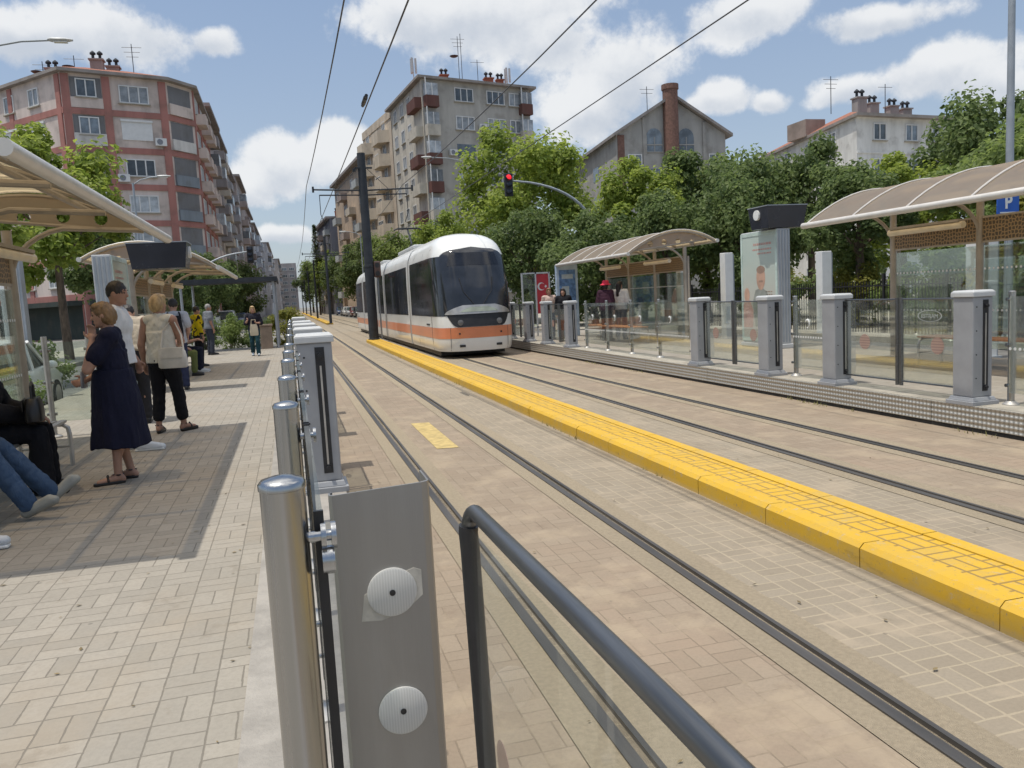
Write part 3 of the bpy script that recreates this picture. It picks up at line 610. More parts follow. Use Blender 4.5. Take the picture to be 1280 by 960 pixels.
hz = N.m('SUBTRACT', 1., N.step(el, .0, .5))
skyc = N.mix(.55, sky.outputs[0], N.mix(hz, SKY_TOP, SKY_LOW))
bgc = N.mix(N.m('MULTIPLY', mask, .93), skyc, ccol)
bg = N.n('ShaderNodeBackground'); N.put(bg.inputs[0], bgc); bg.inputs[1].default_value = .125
wo = N.n('ShaderNodeOutputWorld'); N.put(wo.inputs[0], bg.outputs[0])

# ------------------------------------------------------------------ ground, track bed, platforms
def sheet(name, x0, x1, y0, y1, z, m):
    mb = MB(); mb.quad((x0, y0, z), (x1, y0, z), (x1, y1, z), (x0, y1, z)); return struct(name, mb, m)
sheet('ground', -1500, 1500, -600, 3000, -.03, M['dirtground'])
sheet('road', -8.0, -4.3, -30, 600, -.022, M['asphalt']).name = 'road'
sheet('road', 11.4, 15.2, -30, 34, -.022, M['asphalt'])
sheet('road', 7.6, 11.6, 34, 600, -.018, M['asphalt'])
YF = 420
RAILS = (1.13, 2.225, 4.78, 5.81)
sheet('track_bed', -.3, 7.6, -8, YF, -.012, M['track2'])
for a, b in ((RAILS[0] + .2, RAILS[1] - .2), (RAILS[2] + .2, RAILS[3] - .2), (.3, RAILS[0] - .2), (RAILS[3] + .22, 7.2)):
    sheet('track_paving', a, b, -8, 70, 0., M['track'])
for a, b in ((RAILS[1] + .2, 3.2), (3.8, RAILS[2] - .2)):
    sheet('track_paving', a, b, -8, 70, 0., M['track2'])
for k, r in enumerate(RAILS):
    for s in (-1, 1):
        sheet('concrete_strip', r + .06 if s > 0 else r - .198, r + .21 if s > 0 else r - .06, -8, 120, .003, M['sandstrip'])
    mb = MB()
    mb.b2((r - .06, -8, -.1), (r - .005, YF, .012)); mb.b2((r + .035, -8, -.1), (r + .06, YF, .010))
    mb.mat(1).b2((r - .005, -8, -.1), (r + .035, YF, -.012))
    struct('rail', mb, [M['rail'], M['rubber']])
# yellow median kerb
for y0, y1 in ((-8, 36.8), (78, 260)):
    for x0, x1, s in ((3.2, 3.345, 1), (3.66, 3.8, -1)):
        mb = MB(); yy = y0
        while yy < y1:
            ln = min(1.0 if y0 < 50 else 4., y1 - yy); jit = random.uniform(-.004, .004)
            c = .03
            prof = [(x0 + jit, 0), (x1 + jit, 0), (x1 + jit, .15 - (c if s < 0 else 0)), (x1 + jit - (c if s < 0 else 0), .15), (x0 + jit + (c if s > 0 else 0), .15), (x0 + jit, .15 - (c if s > 0 else 0))]
            if prof[2] == prof[3]: prof.pop(3)
            elif prof[-1] == prof[-2]: prof.pop()
            rA = [(px, yy + .004, pz) for px, pz in prof]; rB = [(px, yy + ln - .004, pz) for px, pz in prof]
            mb.loft([rA, rB], smooth=False); yy += ln
        o = struct('kerb', mb, M['kerb']); fix_normals(o)
    mb = MB(); mb.b2((3.35, y0, 0), (3.655, y1, .143)); struct('kerb_top', mb, M['kerbtop'])
# painted mark between the near rails
pm = mat('worn yellow road paint', (.46, .345, .14), .85, var=.22, scale=9, dirt=.3)
mb = MB(); mb.quad((1.535, 9.25, .005), (1.79, 9.2, .005), (1.79, 11.35, .005), (1.535, 11.4, .005)); struct('road_marking', mb, pm)

LE, RE = .31, 7.08        # platform edges on the track side
YA, YB = -8., 33.5
mb = MB(); mb.b2((-4.3, YA, -.2), (LE - .03, YB, P)); struct('platform', mb, M['plat'])
mb = MB(); mb.b2((-.285, YA, P - .05), (LE, YB, P + .004)); struct('platform_edge', mb, M['edge'])
mb = MB(); mb.b2((LE - .029, YA, -.02), (LE - .005, YB, P - .052)); struct('platform_skirt', mb, M['chequer'])
YR = 29.5
mb = MB(); mb.b2((RE + .03, YA, -.2), (11.4, YR, P)); struct('platform', mb, M['plat'])
mb = MB(); mb.b2((RE + .012, YA, P - .03), (RE + .5, YR, P + .004)); struct('platform_edge', mb, M['concrete'])
mb = MB()
yy = YA
while yy < YR:
    mb.b2((RE - .004, yy + .005, .05), (RE + .011, min(yy + 2.6, YR) - .005, P + .006)); yy += 2.6
struct('platform_skirt', mb, M['chequer'])
mb = MB(); mb.b2((RE + .012, YA, -.02), (RE + .029, YR, .048)); struct('platform_base', mb, M['rubber'])
# pavements beside the roads
mb = MB(); mb.b2((15.2, -30, -.03), (15.4, 34, .13)); struct('kerb', mb, M['concrete'])
mb = MB(); mb.b2((15.4, -30, -.03), (60, 34, .12)); struct('pavement', mb, M['concrete'])
mb = MB(); mb.b2((11.6, 34, -.03), (70, 300, .115)); struct('pavement', mb, M['concrete'])
mb = MB(); mb.b2((-12, -30, -.03), (-8.0, 300, .12)); struct('pavement', mb, M['concrete'])
mb = MB(); mb.b2((-80, -30, -.03), (-12, 72, .11)); struct('pavement', mb, M['dirtground'])
# ------------------------------------------------------------------ barrier: cabinets, gates, posts, glass
ORD = ['first', 'second', 'third', 'fourth', 'fifth', 'sixth', 'seventh', 'eighth', 'ninth', 'tenth', 'eleventh', 'twelfth']
def disc(mb, c, r, axis, n=16, th=.004):
    a = Vector(axis).normalized(); c = Vector(c)
    mb.tube([c - a * th / 2, c + a * th / 2], r, n); return mb

def make_cabinet(loc, label, group):
    t = thing('gate_cabinet', label, 'gate cabinet', loc, 0, group)
    H = 1.3
    MB().box((0, 0, .09 + .55), (.265, .275, 1.1)).build('body', M['greypaint'], t, bevel=.012)
    mb = MB(); mb.box((0, 0, .024), (.36, .38, .048)); mb.box((0, 0, .069), (.325, .345, .042), taper=.9); mb.build('base_plinth', M['greypaint'], t, bevel=.006)
    mb = MB(); mb.box((0, 0, 1.215), (.30, .315, .05)); mb.box((0, 0, 1.251), (.30, .315, .022), taper=.86); mb.build('cap', M['greylight'], t, bevel=.006)
    for s in (-1, 1):
        mb = MB(); mb.box((.035, s * .1395, .655), (.072, .005, 1.0)); o = mb.build('slot', M['black'], t)
        mb = MB(); mb.box((.035, s * .1435, .6), (.014, .004, .82)); mb.build('slot_bar', M['pipe'], o)
        mb = MB(); mb.box((.035, s * .146, 1.09), (.05, .012, .055)); mb.tube([(.035, s * .15, 1.09), (.035, s * .175, 1.09)], .016); mb.build('hinge', M['black'], t, bevel=.003)
        mb = MB(); mb.box((.035, s * .146, .2), (.05, .012, .05)); mb.tube([(.035, s * .15, .2), (.035, s * .175, .2)], .016); mb.build('hinge', M['black'], t)
        mb = MB()
        for z in (.3, .56, .82, 1.08): disc(mb, (-.085, s * .139, z), .008, (0, 1, 0), 10)
        mb.build('screw_caps', M['black'], t)
    return t
RX = 7.25
R_CAB = [7.2, 9.5, 11.1, 13.35, 20.45, 22.55, 24.4, 26.6]
L_CAB = [6.55, 8.75, 10.95, 13.2, 18.6]
proto = None
for i, yv in enumerate(R_CAB):
    lab = 'grey gate cabinet on the far platform edge, %s from the frame\'s right edge' % ORD[i]
    proto = make_cabinet((RX, yv, P), lab, 'gate cabinets along the far platform') if proto is None else proto
    if i: copy_tree(proto, (RX, yv, P), 0, lab)
for i, yv in enumerate(L_CAB):
    copy_tree(proto, (.155, yv, P), 0, 'grey gate cabinet of the near platform, %s down its row' % ORD[i], 'gate cabinets along the near platform')

def make_gate(loc, L, label, group):
    """two glass leaves that meet in the middle of a gap of length L"""
    h = L / 2 - .012; out = []
    for s in (-1, 1):
        t = thing('glass_gate', label % ('farther' if s > 0 else 'nearer'), 'glass gate', (loc[0], loc[1], loc[2]), 0, group)
        MB().box((0, s * (h / 2 + .03), .66), (.01, h - .03, 1.0)).build('glass_pane', M['glass'], t)
        mb = MB(); mb.tube([(0, s * .035, .1), (0, s * .035, 1.19)], .024, 10); mb.build('end_post', M['blackpipe'], t)
        mb = MB(); mb.tube([(0, s * .035, 1.17), (0, s * h, 1.17)], .011, 8); mb.build('top_rail', M['blackpipe'], t)
        mb = MB(); mb.tube([(0, s * .035, .155), (0, s * h, .155)], .011, 8); mb.build('bottom_rail', M['blackpipe'], t)
        mk = MB()
        disc(mk, (-.007, s * (h * .62), .62), .1, (1, 0, 0), 24, .002); mk.build('warning_sticker', glassmat('faded sticker', (.75, .55, .48), .3, .3, .4, .9) if 'stk' not in M else M['stk'], t)
        out.append(t)
    return out
M['stk'] = None
def stickmat():
    m = bpy.data.materials.new('faded round sticker'); m.use_nodes = True; N = NT(m.node_tree); b = m.node_tree.nodes['Principled BSDF']
    z = N.xyz(N.n('ShaderNodeTexCoord').outputs['Object'])[2]
    ln = N.step(N.m('SINE', N.m('MULTIPLY', z, 190.)), .1, .5)
    N.put(b.inputs['Base Color'], N.mix(ln, (.5, .33, .27), (.36, .22, .18))); b.inputs['Alpha'].default_value = .55; b.inputs['Roughness'].default_value = .6
    return m
M['stk'] = stickmat()
FARG = 'glass gate leaves along the far platform'; NEARG = 'glass gate leaves along the near platform'
for k, (a, b) in enumerate(((0, 1), (2, 3), (4, 5), (6, 7))):
    c = (R_CAB[a] + R_CAB[b]) / 2; gl = make_gate((RX + .035, c, P), R_CAB[b] - R_CAB[a] - .28, 'glass gate leaf on the far platform, %%s leaf of its %s gate' % ORD[k], FARG)
    if k == 0:    # the operator's name on an oval, faint on the nearest leaf
        g = gl[0]; fm = mat('faint etched lettering', (.33, .35, .33), .7)
        mb = MB(); n = 40
        ring = [[(-.008, -.5 + r * .19 * math.cos(2 * PI * j / n), .97 + r * .07 * math.sin(2 * PI * j / n)) for j in range(n)] for r in (1, .9)]
        mb.loft(ring, caps=False, smooth=False); lo = mb.build('logo_oval', fm, g)
        textobj('logo_text', 'ESTRAM', .072, fm, lo, (-.009, -.5, .965), (PI / 2, 0, -PI / 2))
for k, (a, b) in enumerate(((0, 1), (2, 3))):
    c = (L_CAB[a] + L_CAB[b]) / 2; make_gate((.19, c, P), L_CAB[b] - L_CAB[a] - .28, 'glass gate leaf on the near platform, %%s leaf of its %s gate' % ORD[k], NEARG)

def make_post(loc, label, group, r=.036, H=1.235, side=1):
    t = thing('barrier_post', label, 'steel post', loc, 0, group)
    mb = MB(); mb.lathe([(r, 0), (r, H - .012), (r * 1.06, H - .011), (r * 1.06, H - .003), (r * .92, H + .002), (r * .45, H + .006), (.002, H + .0075)], n=28); mb.build('tube', M['steel'], t)
    mb = MB(); mb.lathe([(.085, 0), (.085, .012), (.06, .03), (r + .004, .045)], n=24); mb.build('base_flange', M['pipe'], t)
    for z in (.22, .66, 1.15):
        mb = MB(); mb.tube([(side * r * .9, 0, z), (side * (r + .03), 0, z)], .008, 12); mb.tube([(side * (r + .016), 0, z), (side * (r + .023), 0, z)], .019, 14)
        mb.tube([(side * (r + .03), 0, z), (side * (r + .037), 0, z)], .019, 14); mb.build('glass_clamp', M['steel'], t)
    return t
def glass_panel(x, y0, y1, label, group, dots=None, seal=True):
    t = thing('glass_barrier', label, 'glass barrier', (x, y0, P), 0, group); L = y1 - y0
    MB().box((0, L / 2, .66), (.012, L - .03, 1.04)).build('pane', M['glass'], t)
    if seal:
        for yy in (.012, L - .012): mb = MB(); mb.box((0, yy, .66), (.014, .007, 1.045)); mb.build('edge_seal', M['black'], t)
    if dots:
        mb = MB(); k = int(L / .06)
        for i in range(k): disc(mb, (-.0075, .05 + i * .06, dots), .017, (1, 0, 0), 10, .002)
        mb.build('dot_band', M['white'], t)
    return t
NPOST = [1.13, 2.05, 2.86, 3.8, 4.58, 5.5, 7.35, 9.6, 12.2, 14.6, 16.2]
pp = None
for i, yv in enumerate(NPOST):
    lab = 'brushed steel post with domed cap on near platform, %s along the row' % ORD[i]
    if i == 0: pp = make_post((-.031, yv, P), lab, 'steel posts of the near platform barrier', r=.0305)
    else: copy_tree(pp, (-.031, yv, P), 0, lab)
for i in range(5):
    glass_panel(.0145, NPOST[i] + .005, NPOST[i + 1] - .005, 'clear glass pane between the %s and %s steel posts of near platform' % (ORD[i], ORD[i + 1]), 'near platform barrier glass')
FPOST = [6.9, 10.75, 14.05, 15.5, 16.95, 18.4, 19.85]
fp = None
for i, yv in enumerate(FPOST):
    lab = 'round steel post on the far platform, %s counted away from the camera' % ORD[i]
    if i == 0: fp = make_post((7.47, yv, P), lab, 'steel posts of the far platform barrier', side=-1)
    else: copy_tree(fp, (7.47, yv, P), 0, lab)
pan = [(5.0, 6.9), (9.75, 10.75)] + [(FPOST[i], FPOST[i + 1]) for i in range(2, 6)]
for i, (a, b) in enumerate(pan):
    glass_panel(7.415, a + .01, b - .01, 'clear glass with white dots on far platform, %s counted from the camera' % ORD[i], 'far platform barrier glass', dots=.62 if i < 2 else .5, seal=False)
# swirl emblem, white, on the glass of the far platform
for i, (a, b) in enumerate(pan[1:]):
    g = [o for o in bpy.data.objects if o.name.startswith('glass_barrier') and o.parent is None and abs(o.location.y - a - .01) < .001][0]
    mb = MB(); cy = (b - a) / 2 + .1
    pts = []
    for j in range(13):
        an = PI * .3 + j * .36; pts.append((-.008, cy + .05 * math.cos(an) * (1 - j * .03), .82 + .06 * math.sin(an)))
    mb.tube(pts, .016, 6, r1=.006); mb.tube([(-.008, cy + .02, .87), (-.008, cy - .01, .9)], .018, 6, r1=.004); mb.build('swan_emblem', M['white'], g)

# the steel channel with two reflectors beside the first post
t = thing('sensor_column', 'dull steel channel plate with two round white reflectors by first steel post', 'steel column', (.115, 1.29, P))
mb = MB(); H = 1.17
prof = [(-.075, .016), (-.081, .01), (-.081, -.004), (-.076, -.01), (.068, -.01), (.078, -.006), (.082, .004), (.082, .085), (.079, .085), (.079, .004), (.067, -.006), (-.074, -.006), (-.078, -.002), (-.078, .01), (-.074, .014)]
mb.loft([[(a, b, 0.) for a, b in prof], [(a, b, H + (.006 if a > 0 else 0)) for a, b in prof]], smooth=False); mb.build('channel', M['steelplate'], t)
def reflmat():
    m, N, b = newmat('reflector disc'); o = N.n('ShaderNodeTexCoord').outputs['Object']; x, y, z = N.xyz(o)
    g = N.m('MULTIPLY', N.m('SINE', N.m('MULTIPLY', x, 1400.)), N.m('SINE', N.m('MULTIPLY', z, 1400.)))
    N.put(b.inputs['Base Color'], N.mix(N.step(g, -.3, .6), (.53, .52, .49), (.6, .59, .56))); b.inputs['Roughness'].default_value = .35
    N.put(b.inputs['Normal'], N.bump(g, .06, .002)); return m
rm = reflmat()
for xx, zz in ((.008, 1.0), (.012, .795)):
    mb = MB(); mb.lathe([(.0405, 0), (.0405, .004), (.037, .006), (.002, .006)], n=40)
    o = mb.build('reflector', rm, t); o.location = (xx, -.0105, zz); o.rotation_euler = (PI / 2, 0, 0)
    mb = MB(); mb.lathe([(.005, .0), (.005, .0015), (.001, .002)], n=14); q = mb.build('screw', M['black'], o); q.location = (0, 0, .006)
mb = MB(); mb.prism([(-.052, -.043), (-.02, -.046), (.02, -.036), (.05, -.012), (.05, .03), (.038, .035), (-.02, .02), (-.045, .0)], 0, .0012)
o = mb.build('glue_patch', mat('old glue patch', (.5, .47, .41), .8, var=.15, scale=30), t); o.location = (.008, -.0102, 1.0); o.rotation_euler = (PI / 2, 0, 0)
# clamp bosses between post and column
mb = MB(); mb.tube([(-.1, -.16, 1.115), (-.083, -.16, 1.115)], .02, 16); mb.tube([(-.1, -.16, .72), (-.083, -.16, .72)], .02, 16); mb.build('clamp_boss', M['steel'], t)

# the gate leaf that swings out beside the camera
t = thing('swing_gate', 'glass swing gate with thick black tube frame standing beside the steel channel', 'glass gate', (.225, 1.125, P))
mb = MB(); pts = [(.03, .03, .1), (.012, .012, .6), (.002, .004, 1.1)] + [(.0 + .001 * k, -.035 * (1 - math.cos(k * PI / 12)), 1.13 + .036 * math.sin(k * PI / 12)) for k in range(7)] + [(.012, -.4, 1.168), (.022, -.9, 1.168)]
mb.tube(pts[:5], .0145, 16); mb.build('end_post', M['black'], t)
mb = MB(); mb.tube(pts[4:6] + pts[6:], .0112, 18); mb.build('top_rail', M['blackpipe'], t)
mb = MB(); mb.quad((.0, -.012, .12), (.024, -.9, .12), (.024, -.9, 1.155), (.0, -.012, 1.14)); mb.build('glass_pane', M['glass'], t)
mb = MB()
mb.lathe([(.036, 0), (.036, .001), (.001, .0012)], n=30); o = mb.build('round_sticker', M['stk'], t); o.location = (.006, -.12, .83); o.rotation_euler = (0, -PI / 2, 0)

# ------------------------------------------------------------------ shelters
def flat_holes(name, outer, circles, m, parent, th=.02):
    c = bpy.data.curves.new(name, 'CURVE'); c.dimensions = '2D'; c.fill_mode = 'BOTH'; c.extrude = th / 2
    def spl(pts):
        s = c.splines.new('POLY'); s.points.add(len(pts) - 1); s.use_cyclic_u = True
        for p, q in zip(s.points, pts): p.co = (q[0], q[1], 0, 1)
    spl(outer)
    for cx, cy, r in circles: spl([(cx + r * math.cos(k * PI / 10), cy + r * math.sin(k * PI / 10)) for k in range(20)])
    o = bpy.data.objects.new(name, c); me = bpy.data.meshes.new_from_object(o); bpy.data.objects.remove(o)
    me.materials.clear(); me.materials.append(m)
    o = bpy.data.objects.new(name, me); COL.objects.link(o); o.parent = parent; return o

SL = 5.9
XF, XB = 1.74, -.92
def roof_z(x):
    u = (x - XB) / (XF - XB); return 2.42 + .27 * (1 - u) + 1.75 * u * (1 - u) * (1 - .12 * (u - .5))
def make_shelter(loc, rz, label, wood):
    t = thing('tram_shelter', label, 'tram shelter', loc, rz)
    xs = [XB + (XF - XB) * i / 14 for i in range(15)]
    mb = MB(); y0, y1 = -SL / 2, SL / 2
    mb.loft([[(x, y0, roof_z(x)) for x in xs], [(x, y1, roof_z(x)) for x in xs]], caps=False)
    # an open strip: drop the closing quad the loft adds between last and first points
    mb.f = [f for f in mb.f if not ({f[0] % 15, f[1] % 15} == {14, 0})]; mb.mi = mb.mi[:len(mb.f)]; mb.sm = mb.sm[:len(mb.f)]
    mb.build('roof_sheet', M['canopy'], t)
    for k in range(6):
        yy = y0 + .04 + k * (SL - .08) / 5
        mb = MB(); mb.tube([(x, yy, roof_z(x) + .012) for x in xs], .015, 6); mb.build('roof_rib', M['ribs'], t)
        mb = MB(); mb.tube([(x, yy, roof_z(x) - .045) for x in xs], .03, 8); mb.build('roof_arch', M['frame'], t)
    for xx in (XF, XB):
        mb = MB(); mb.tube([(xx, y0 - .05, roof_z(xx) - .01), (xx, y1 + .05, roof_z(xx) - .01)], .05, 14); mb.build('eave_tube', M['ribs'], t)
    for xx in (.95, -.3):
        mb = MB(); mb.tube([(xx, y0 + .1, roof_z(xx) - .12), (xx, y1 - .1, roof_z(xx) - .12)], .035, 8); mb.build('purlin', M['frame'], t)
    for s in (-1, 1):
        xe = [XB + .25 + (XF - XB - .5) * i / 12 for i in range(13)]
        outer = [(x, roof_z(x) - .07) for x in xe] + [(xe[-1], roof_z(xe[-1]) - .09), (xe[0], roof_z(xe[0]) - .09)]
        o = flat_holes('end_panel', outer, [(.41 + d, 2.72 - abs(d) * .09, .075) for d in (-.62, -.21, .21, .62)], M['canopy'], t)
        o.rotation_euler = (PI / 2, 0, 0); o.location = (0, s * (SL / 2 - .1), 0)
        mb = MB(); mb.tube([(xe[0], s * (SL / 2 - .1), roof_z(xe[0]) - .09), (xe[-1], s * (SL / 2 - .1), roof_z(xe[-1]) - .09)], .022, 8); mb.build('tie_bar', M['frame'], t)
    py = (-2.83, -.95, .95, 2.83)
    for yy in py:
        mb = MB(); mb.tube([(0, yy, 0), (0, yy, 2.55)], .055, 14); mb.tube([(-.075, yy + .05, 0), (-.075, yy + .05, 2.3)], .03, 10)
        mb.lathe([(.12, 0), (.12, .015), (.06, .03)], (0, yy, 0), 16); mb.build('post', M['frame'], t)
        mb = MB(); mb.tube([(0, yy, 1.95)] + [(.75 * (1 - math.cos(a)), yy, 1.95 + .62 * math.sin(a)) for a in [k * PI / 16 for k in range(1, 8)]] + [(1.45, yy, roof_z(1.45) - .1)], .03, 8); mb.build('bracket', M['frame'], t)
    for k in range(3):
        a, b = py[k] + .06, py[k + 1] - .06
        mb = MB(); mb.b2((-.012, a, 1.93), (.012, b, 2.28)); mb.build('ornament_panel', M['wicker'], t)
        mb = MB(); mb.b2((-.02, a, 2.28), (.02, b, 2.31)); mb.b2((-.02, a, 1.9), (.02, b, 1.93)); mb.build('panel_frame', M['frame'], t)
        mb = MB(); mb.b2((-.006, a + .02, .25), (.006, b - .02, 1.86)); o = mb.build('back_glass', M['shelterglass'], t)
        mb = MB(); n = int((b - a) / .08)
        for i in range(n): disc(mb, (.008, a + .05 + i * .08, 1.5), .018, (1, 0, 0), 8, .002); disc(mb, (.008, a + .05 + i * .08, .85), .018, (1, 0, 0), 8, .002)
        mb.build('dot_band', M['white'], o)
    for yy in (-1.75, 1.75):
        mb = MB(); mb.tube([(.32, yy - .8, 2.2), (.32, yy + .8, 2.2)], .055, 12); l = mb.build('strip_lamp', M['lampglow'], t)
        mb = MB(); mb.box((.32, yy, 2.27), (.1, 1.5, .04)); mb.build('lamp_housing', M['frame'], l)
    return t
make_shelter((-3.15, 7.95, P), 0, 'bronze canopy shelter on near platform with seated people under it', False)
make_shelter((-3.15, 21.2, P), 0, 'bronze canopy shelter on near platform, past the hanging dark display', False)
make_shelter((10.5, 9.35, P), PI, 'arched canopy shelter on far platform beside the blue parking sign', True)
make_shelter((10.5, 22.9, P), PI, 'arched canopy shelter on far platform with red-hatted person under it', True)

# third, flat roofed shelter at the platform end
t = thing('flat_shelter', 'dark flat-roofed shelter on slim posts at the end of near platform', 'shelter', (-2.2, 33.4, P))
mb = MB(); mb.prism([(-1.7, -2.0), (1.75, -2.0), (1.75, 2.0), (-1.7, 2.0)], 2.58, 2.64); mb.build('roof', M['polegrey'], t)
mb = MB(); mb.prism([(-1.75, -2.05), (1.8, -2.05), (1.8, -2.0), (-1.75, -2.0)], 2.5, 2.68); mb.prism([(1.75, -2.0), (1.8, -2.0), (1.8, 2.05), (1.75, 2.05)], 2.5, 2.68); mb.build('fascia', M['polegrey'], t)
for xx, yy in ((1.65, -1.9), (-1.6, -1.9), (1.65, 1.9), (-1.6, 1.9)):
    mb = MB(); mb.tube([(xx, yy, 0), (xx, yy, 2.58)], .05, 10); mb.build('post', M['lightpole'], t)

# ------------------------------------------------------------------ benches
def make_bench(loc, rz, label, L, wood, group):
    t = thing('bench', label, 'bench', loc, rz, group)
    for k in range(5):
        mb = MB(); mb.box((-.16 + k * .085, 0, .45), (.065, L, .025)); mb.build('seat_slat', M['wood'] if wood else M['pipe'], t)
    for s in (-1, 1):
        mb = MB(); yy = s * (L / 2 - .06)
        mb.tube([(.24, yy, 0), (.24, yy, .32), (.23, yy, .39), (.18, yy, .425), (-.14, yy, .425), (-.2, yy, .39), (-.22, yy, .32), (-.22, yy, 0)], .022, 10)
        mb.tube([(-.22, yy, .2), (.24, yy, .2)], .014, 8); mb.build('leg_frame', M['pipe'], t)
    return t
make_bench((-2.5, 7.7, P), 0, 'metal slat bench with curved steel legs in nearest shelter', 2.6, False, 'metal benches on the near platform')
make_bench((-2.7, 20.9, P), 0, 'metal slat bench under second near-platform canopy with seated youths', 2.6, False, 'metal benches on the near platform')
make_bench((9.0, 21.6, P), 0, 'orange wooden bench beside the red-hatted person on far platform', 3.6, True, 'wooden benches on the far platform')
make_bench((10.05, 9.7, P), 0, 'orange wooden bench behind the glass gate on far platform', 2.4, True, 'wooden benches on the far platform')

# ------------------------------------------------------------------ glazed side screen at the near shelter
for k, (xa, xb, yv) in enumerate(((-3.15, -2.62, 10.9),)):
    t = thing('side_screen', 'low glass side screen on steel posts behind woman in dark dress', 'glass screen', (0, 0, P))
    for xx in (-3.0, -2.5):
        mb = MB(); mb.tube([(xx, 11.2, 0), (xx, 11.2, 1.28)], .035, 12); mb.lathe([(.09, 0), (.09, .02), (.04, .04)], (xx, 11.2, 0), 16)
        o = mb.build('post', M['pipe'], t)
        mb = MB()
        for z in (.3, .7, 1.1): mb.tube([(xx - .06, 11.2, z), (xx + .06, 11.2, z)], .02, 8)
        mb.build('glass_clamp', M['steel'], o)
    mb = MB(); mb.b2((-3.9, 11.194, .2), (-2.54, 11.206, 1.2)); mb.build('glass_pane', M['shelterglass'], t)

# ------------------------------------------------------------------ advertising pylons with displays
def postermat():
    m, N, b = newmat('pale poster'); o = N.n('ShaderNodeTexCoord').outputs['Object']; x, y, z = N.xyz(o)
    c = N.mix(N.step(z, .6, 2.3), (.5, .46, .4), (.45, .55, .5)); c = N.mix(N.m('MULTIPLY', N.noise(o, 3., 4), .4), c, (.62, .6, .53))
    N.put(b.inputs['Base Color'], c); b.inputs['Roughness'].default_value = .25; return m
def make_pylon(loc, label, face, head, hz=0.):
    t = thing('advertising_pylon', label, 'advertising pylon', loc)
    mb = MB(); mb.b2((-.16, -.72, .1), (.16, .72, 2.62)); mb.b2((-.2, -.76, 0), (.2, .76, .1)); mb.build('case', M['greylight'], t, bevel=.015)
    mb = MB()
    for k in range(4): mb.b2((-.13 + k * .075, -.732, .14), (-.09 + k * .075, -.72, 2.58))
    mb.build('side_fluting', M['lightpole'], t)
    s = face
    mb = MB(); mb.b2((s * .162, -.66, .22), (s * .168, .66, 2.52)); po = mb.build('poster', postermat(), t)
    mb = MB()
    for a, b in (((-.72, .14), (-.655, 2.6)), ((.655, .14), (.72, 2.6)), ((-.655, .14), (.655, .22)), ((-.655, 2.52), (.655, 2.6))): mb.b2((s * .161, a[0], a[1]), (s * .178, b[0], b[1]))
    mb.build('poster_frame', mat('pale green frame', (.5, .6, .55), .4), t)
    # printed content: two pale drawn figures and lines of lettering, a generic stand-in
    ink = mat('poster ink', (.3, .2, .15), .6); skin_ = mat('poster skin print', (.48, .3, .22), .6); cloth = mat('poster cloth print', (.27, .28, .25), .6); rd = mat('poster red print', (.5, .28, .24), .6)
    X = s * .1695
    def flat(pts, m, nm, e=0):
        pts = [(a * 1.25 + .02, (b - .6) * 1.25 + .45) for a, b in pts]
        mb = MB(); mb.add([(X + s * e, a, b) for a, b in pts], [tuple(range(len(pts)))]); mb.build(nm, m, po)
    def oval(cy, cz, ry, rz): return [(cy + ry * math.cos(k * PI / 10), cz + rz * math.sin(k * PI / 10)) for k in range(20)]
    q = 1
    flat([(-.3, .62), (.12, .62), (.2, 1.05), (.1, 1.28), (-.1, 1.33), (-.27, 1.25), (-.36, 1.0)], cloth, 'printed_figure'); flat(oval(-.08, 1.5, .14, .22), skin_, 'printed_figure', .0006)
    flat(oval(-.08, 1.645, .135, .07), ink, 'printed_figure', .001); flat([(-.15, 1.42), (-.01, 1.42), (-.02, 1.455), (-.14, 1.455)], ink, 'printed_figure', .001)
    flat([(.2, .6), (.52, .6), (.55, .95), (.45, 1.1), (.28, 1.1), (.18, .9)], rd, 'printed_figure', .0004); flat(oval(.38, 1.2, .09, .13), skin_, 'printed_figure', .0008)
    for i, (a, b, z, h) in enumerate(((-.5, .2, 2.3, .05), (-.5, .25, 2.19, .035), (-.5, .05, 2.1, .035), (-.52, -.26, 1.25, .02), (-.52, -.28, 1.19, .02), (-.52, -.3, 1.13, .02), (-.52, -.28, 1.07, .02))):
        yy = a
        mb = MB()
        while yy < b:
            wd = random.uniform(.03, .1); mb.add([(X, yy, z), (X, min(yy + wd, b), z), (X, min(yy + wd, b), z + h), (X, yy, z + h)], [(0, 1, 2, 3)]); yy += wd + .02
        mb.build('printed_line', rd if i < 3 else ink, po)
    x0, x1 = head
    mb = MB()
    mb.loft([[(x0 + .03, -.76, 2.63), (x1 - .03, -.76, 2.63), (x1 - .03, -.1, 2.63), (x0 + .03, -.1, 2.63)], [(x0 - .03, -.82, 3.09), (x1 + .03, -.82, 3.09), (x1 + .03, -.06, 3.09), (x0 - .03, -.06, 3.09)]], smooth=False)
    hd = mb.build('display_head', M['screen'], t); fix_normals(hd); hd.location.z = hz
    mb = MB(); mb.b2((x0 - .04, -.83, 3.092), (x1 + .04, -.05, 3.11)); mb.build('display_lid', M['lightpole'], hd)
    mb = MB(); xe = (x0 - .022) if face < 0 else x1 + .022
    disc(mb, (xe, -.4, 2.93), .11, (1, 0, 0), 24, .05); mb.build('emblem_disc', M['white'], hd)
    return t
make_pylon((10.42, 16.1, P), 'silver advertising pylon with pale figure poster and dark display on far platform', -1, (-.42, .5))
make_pylon((-3.25, 16.9, P), 'advertising pylon whose dark display hangs beyond the near canopy', 1, (.48, 1.46), -.3)

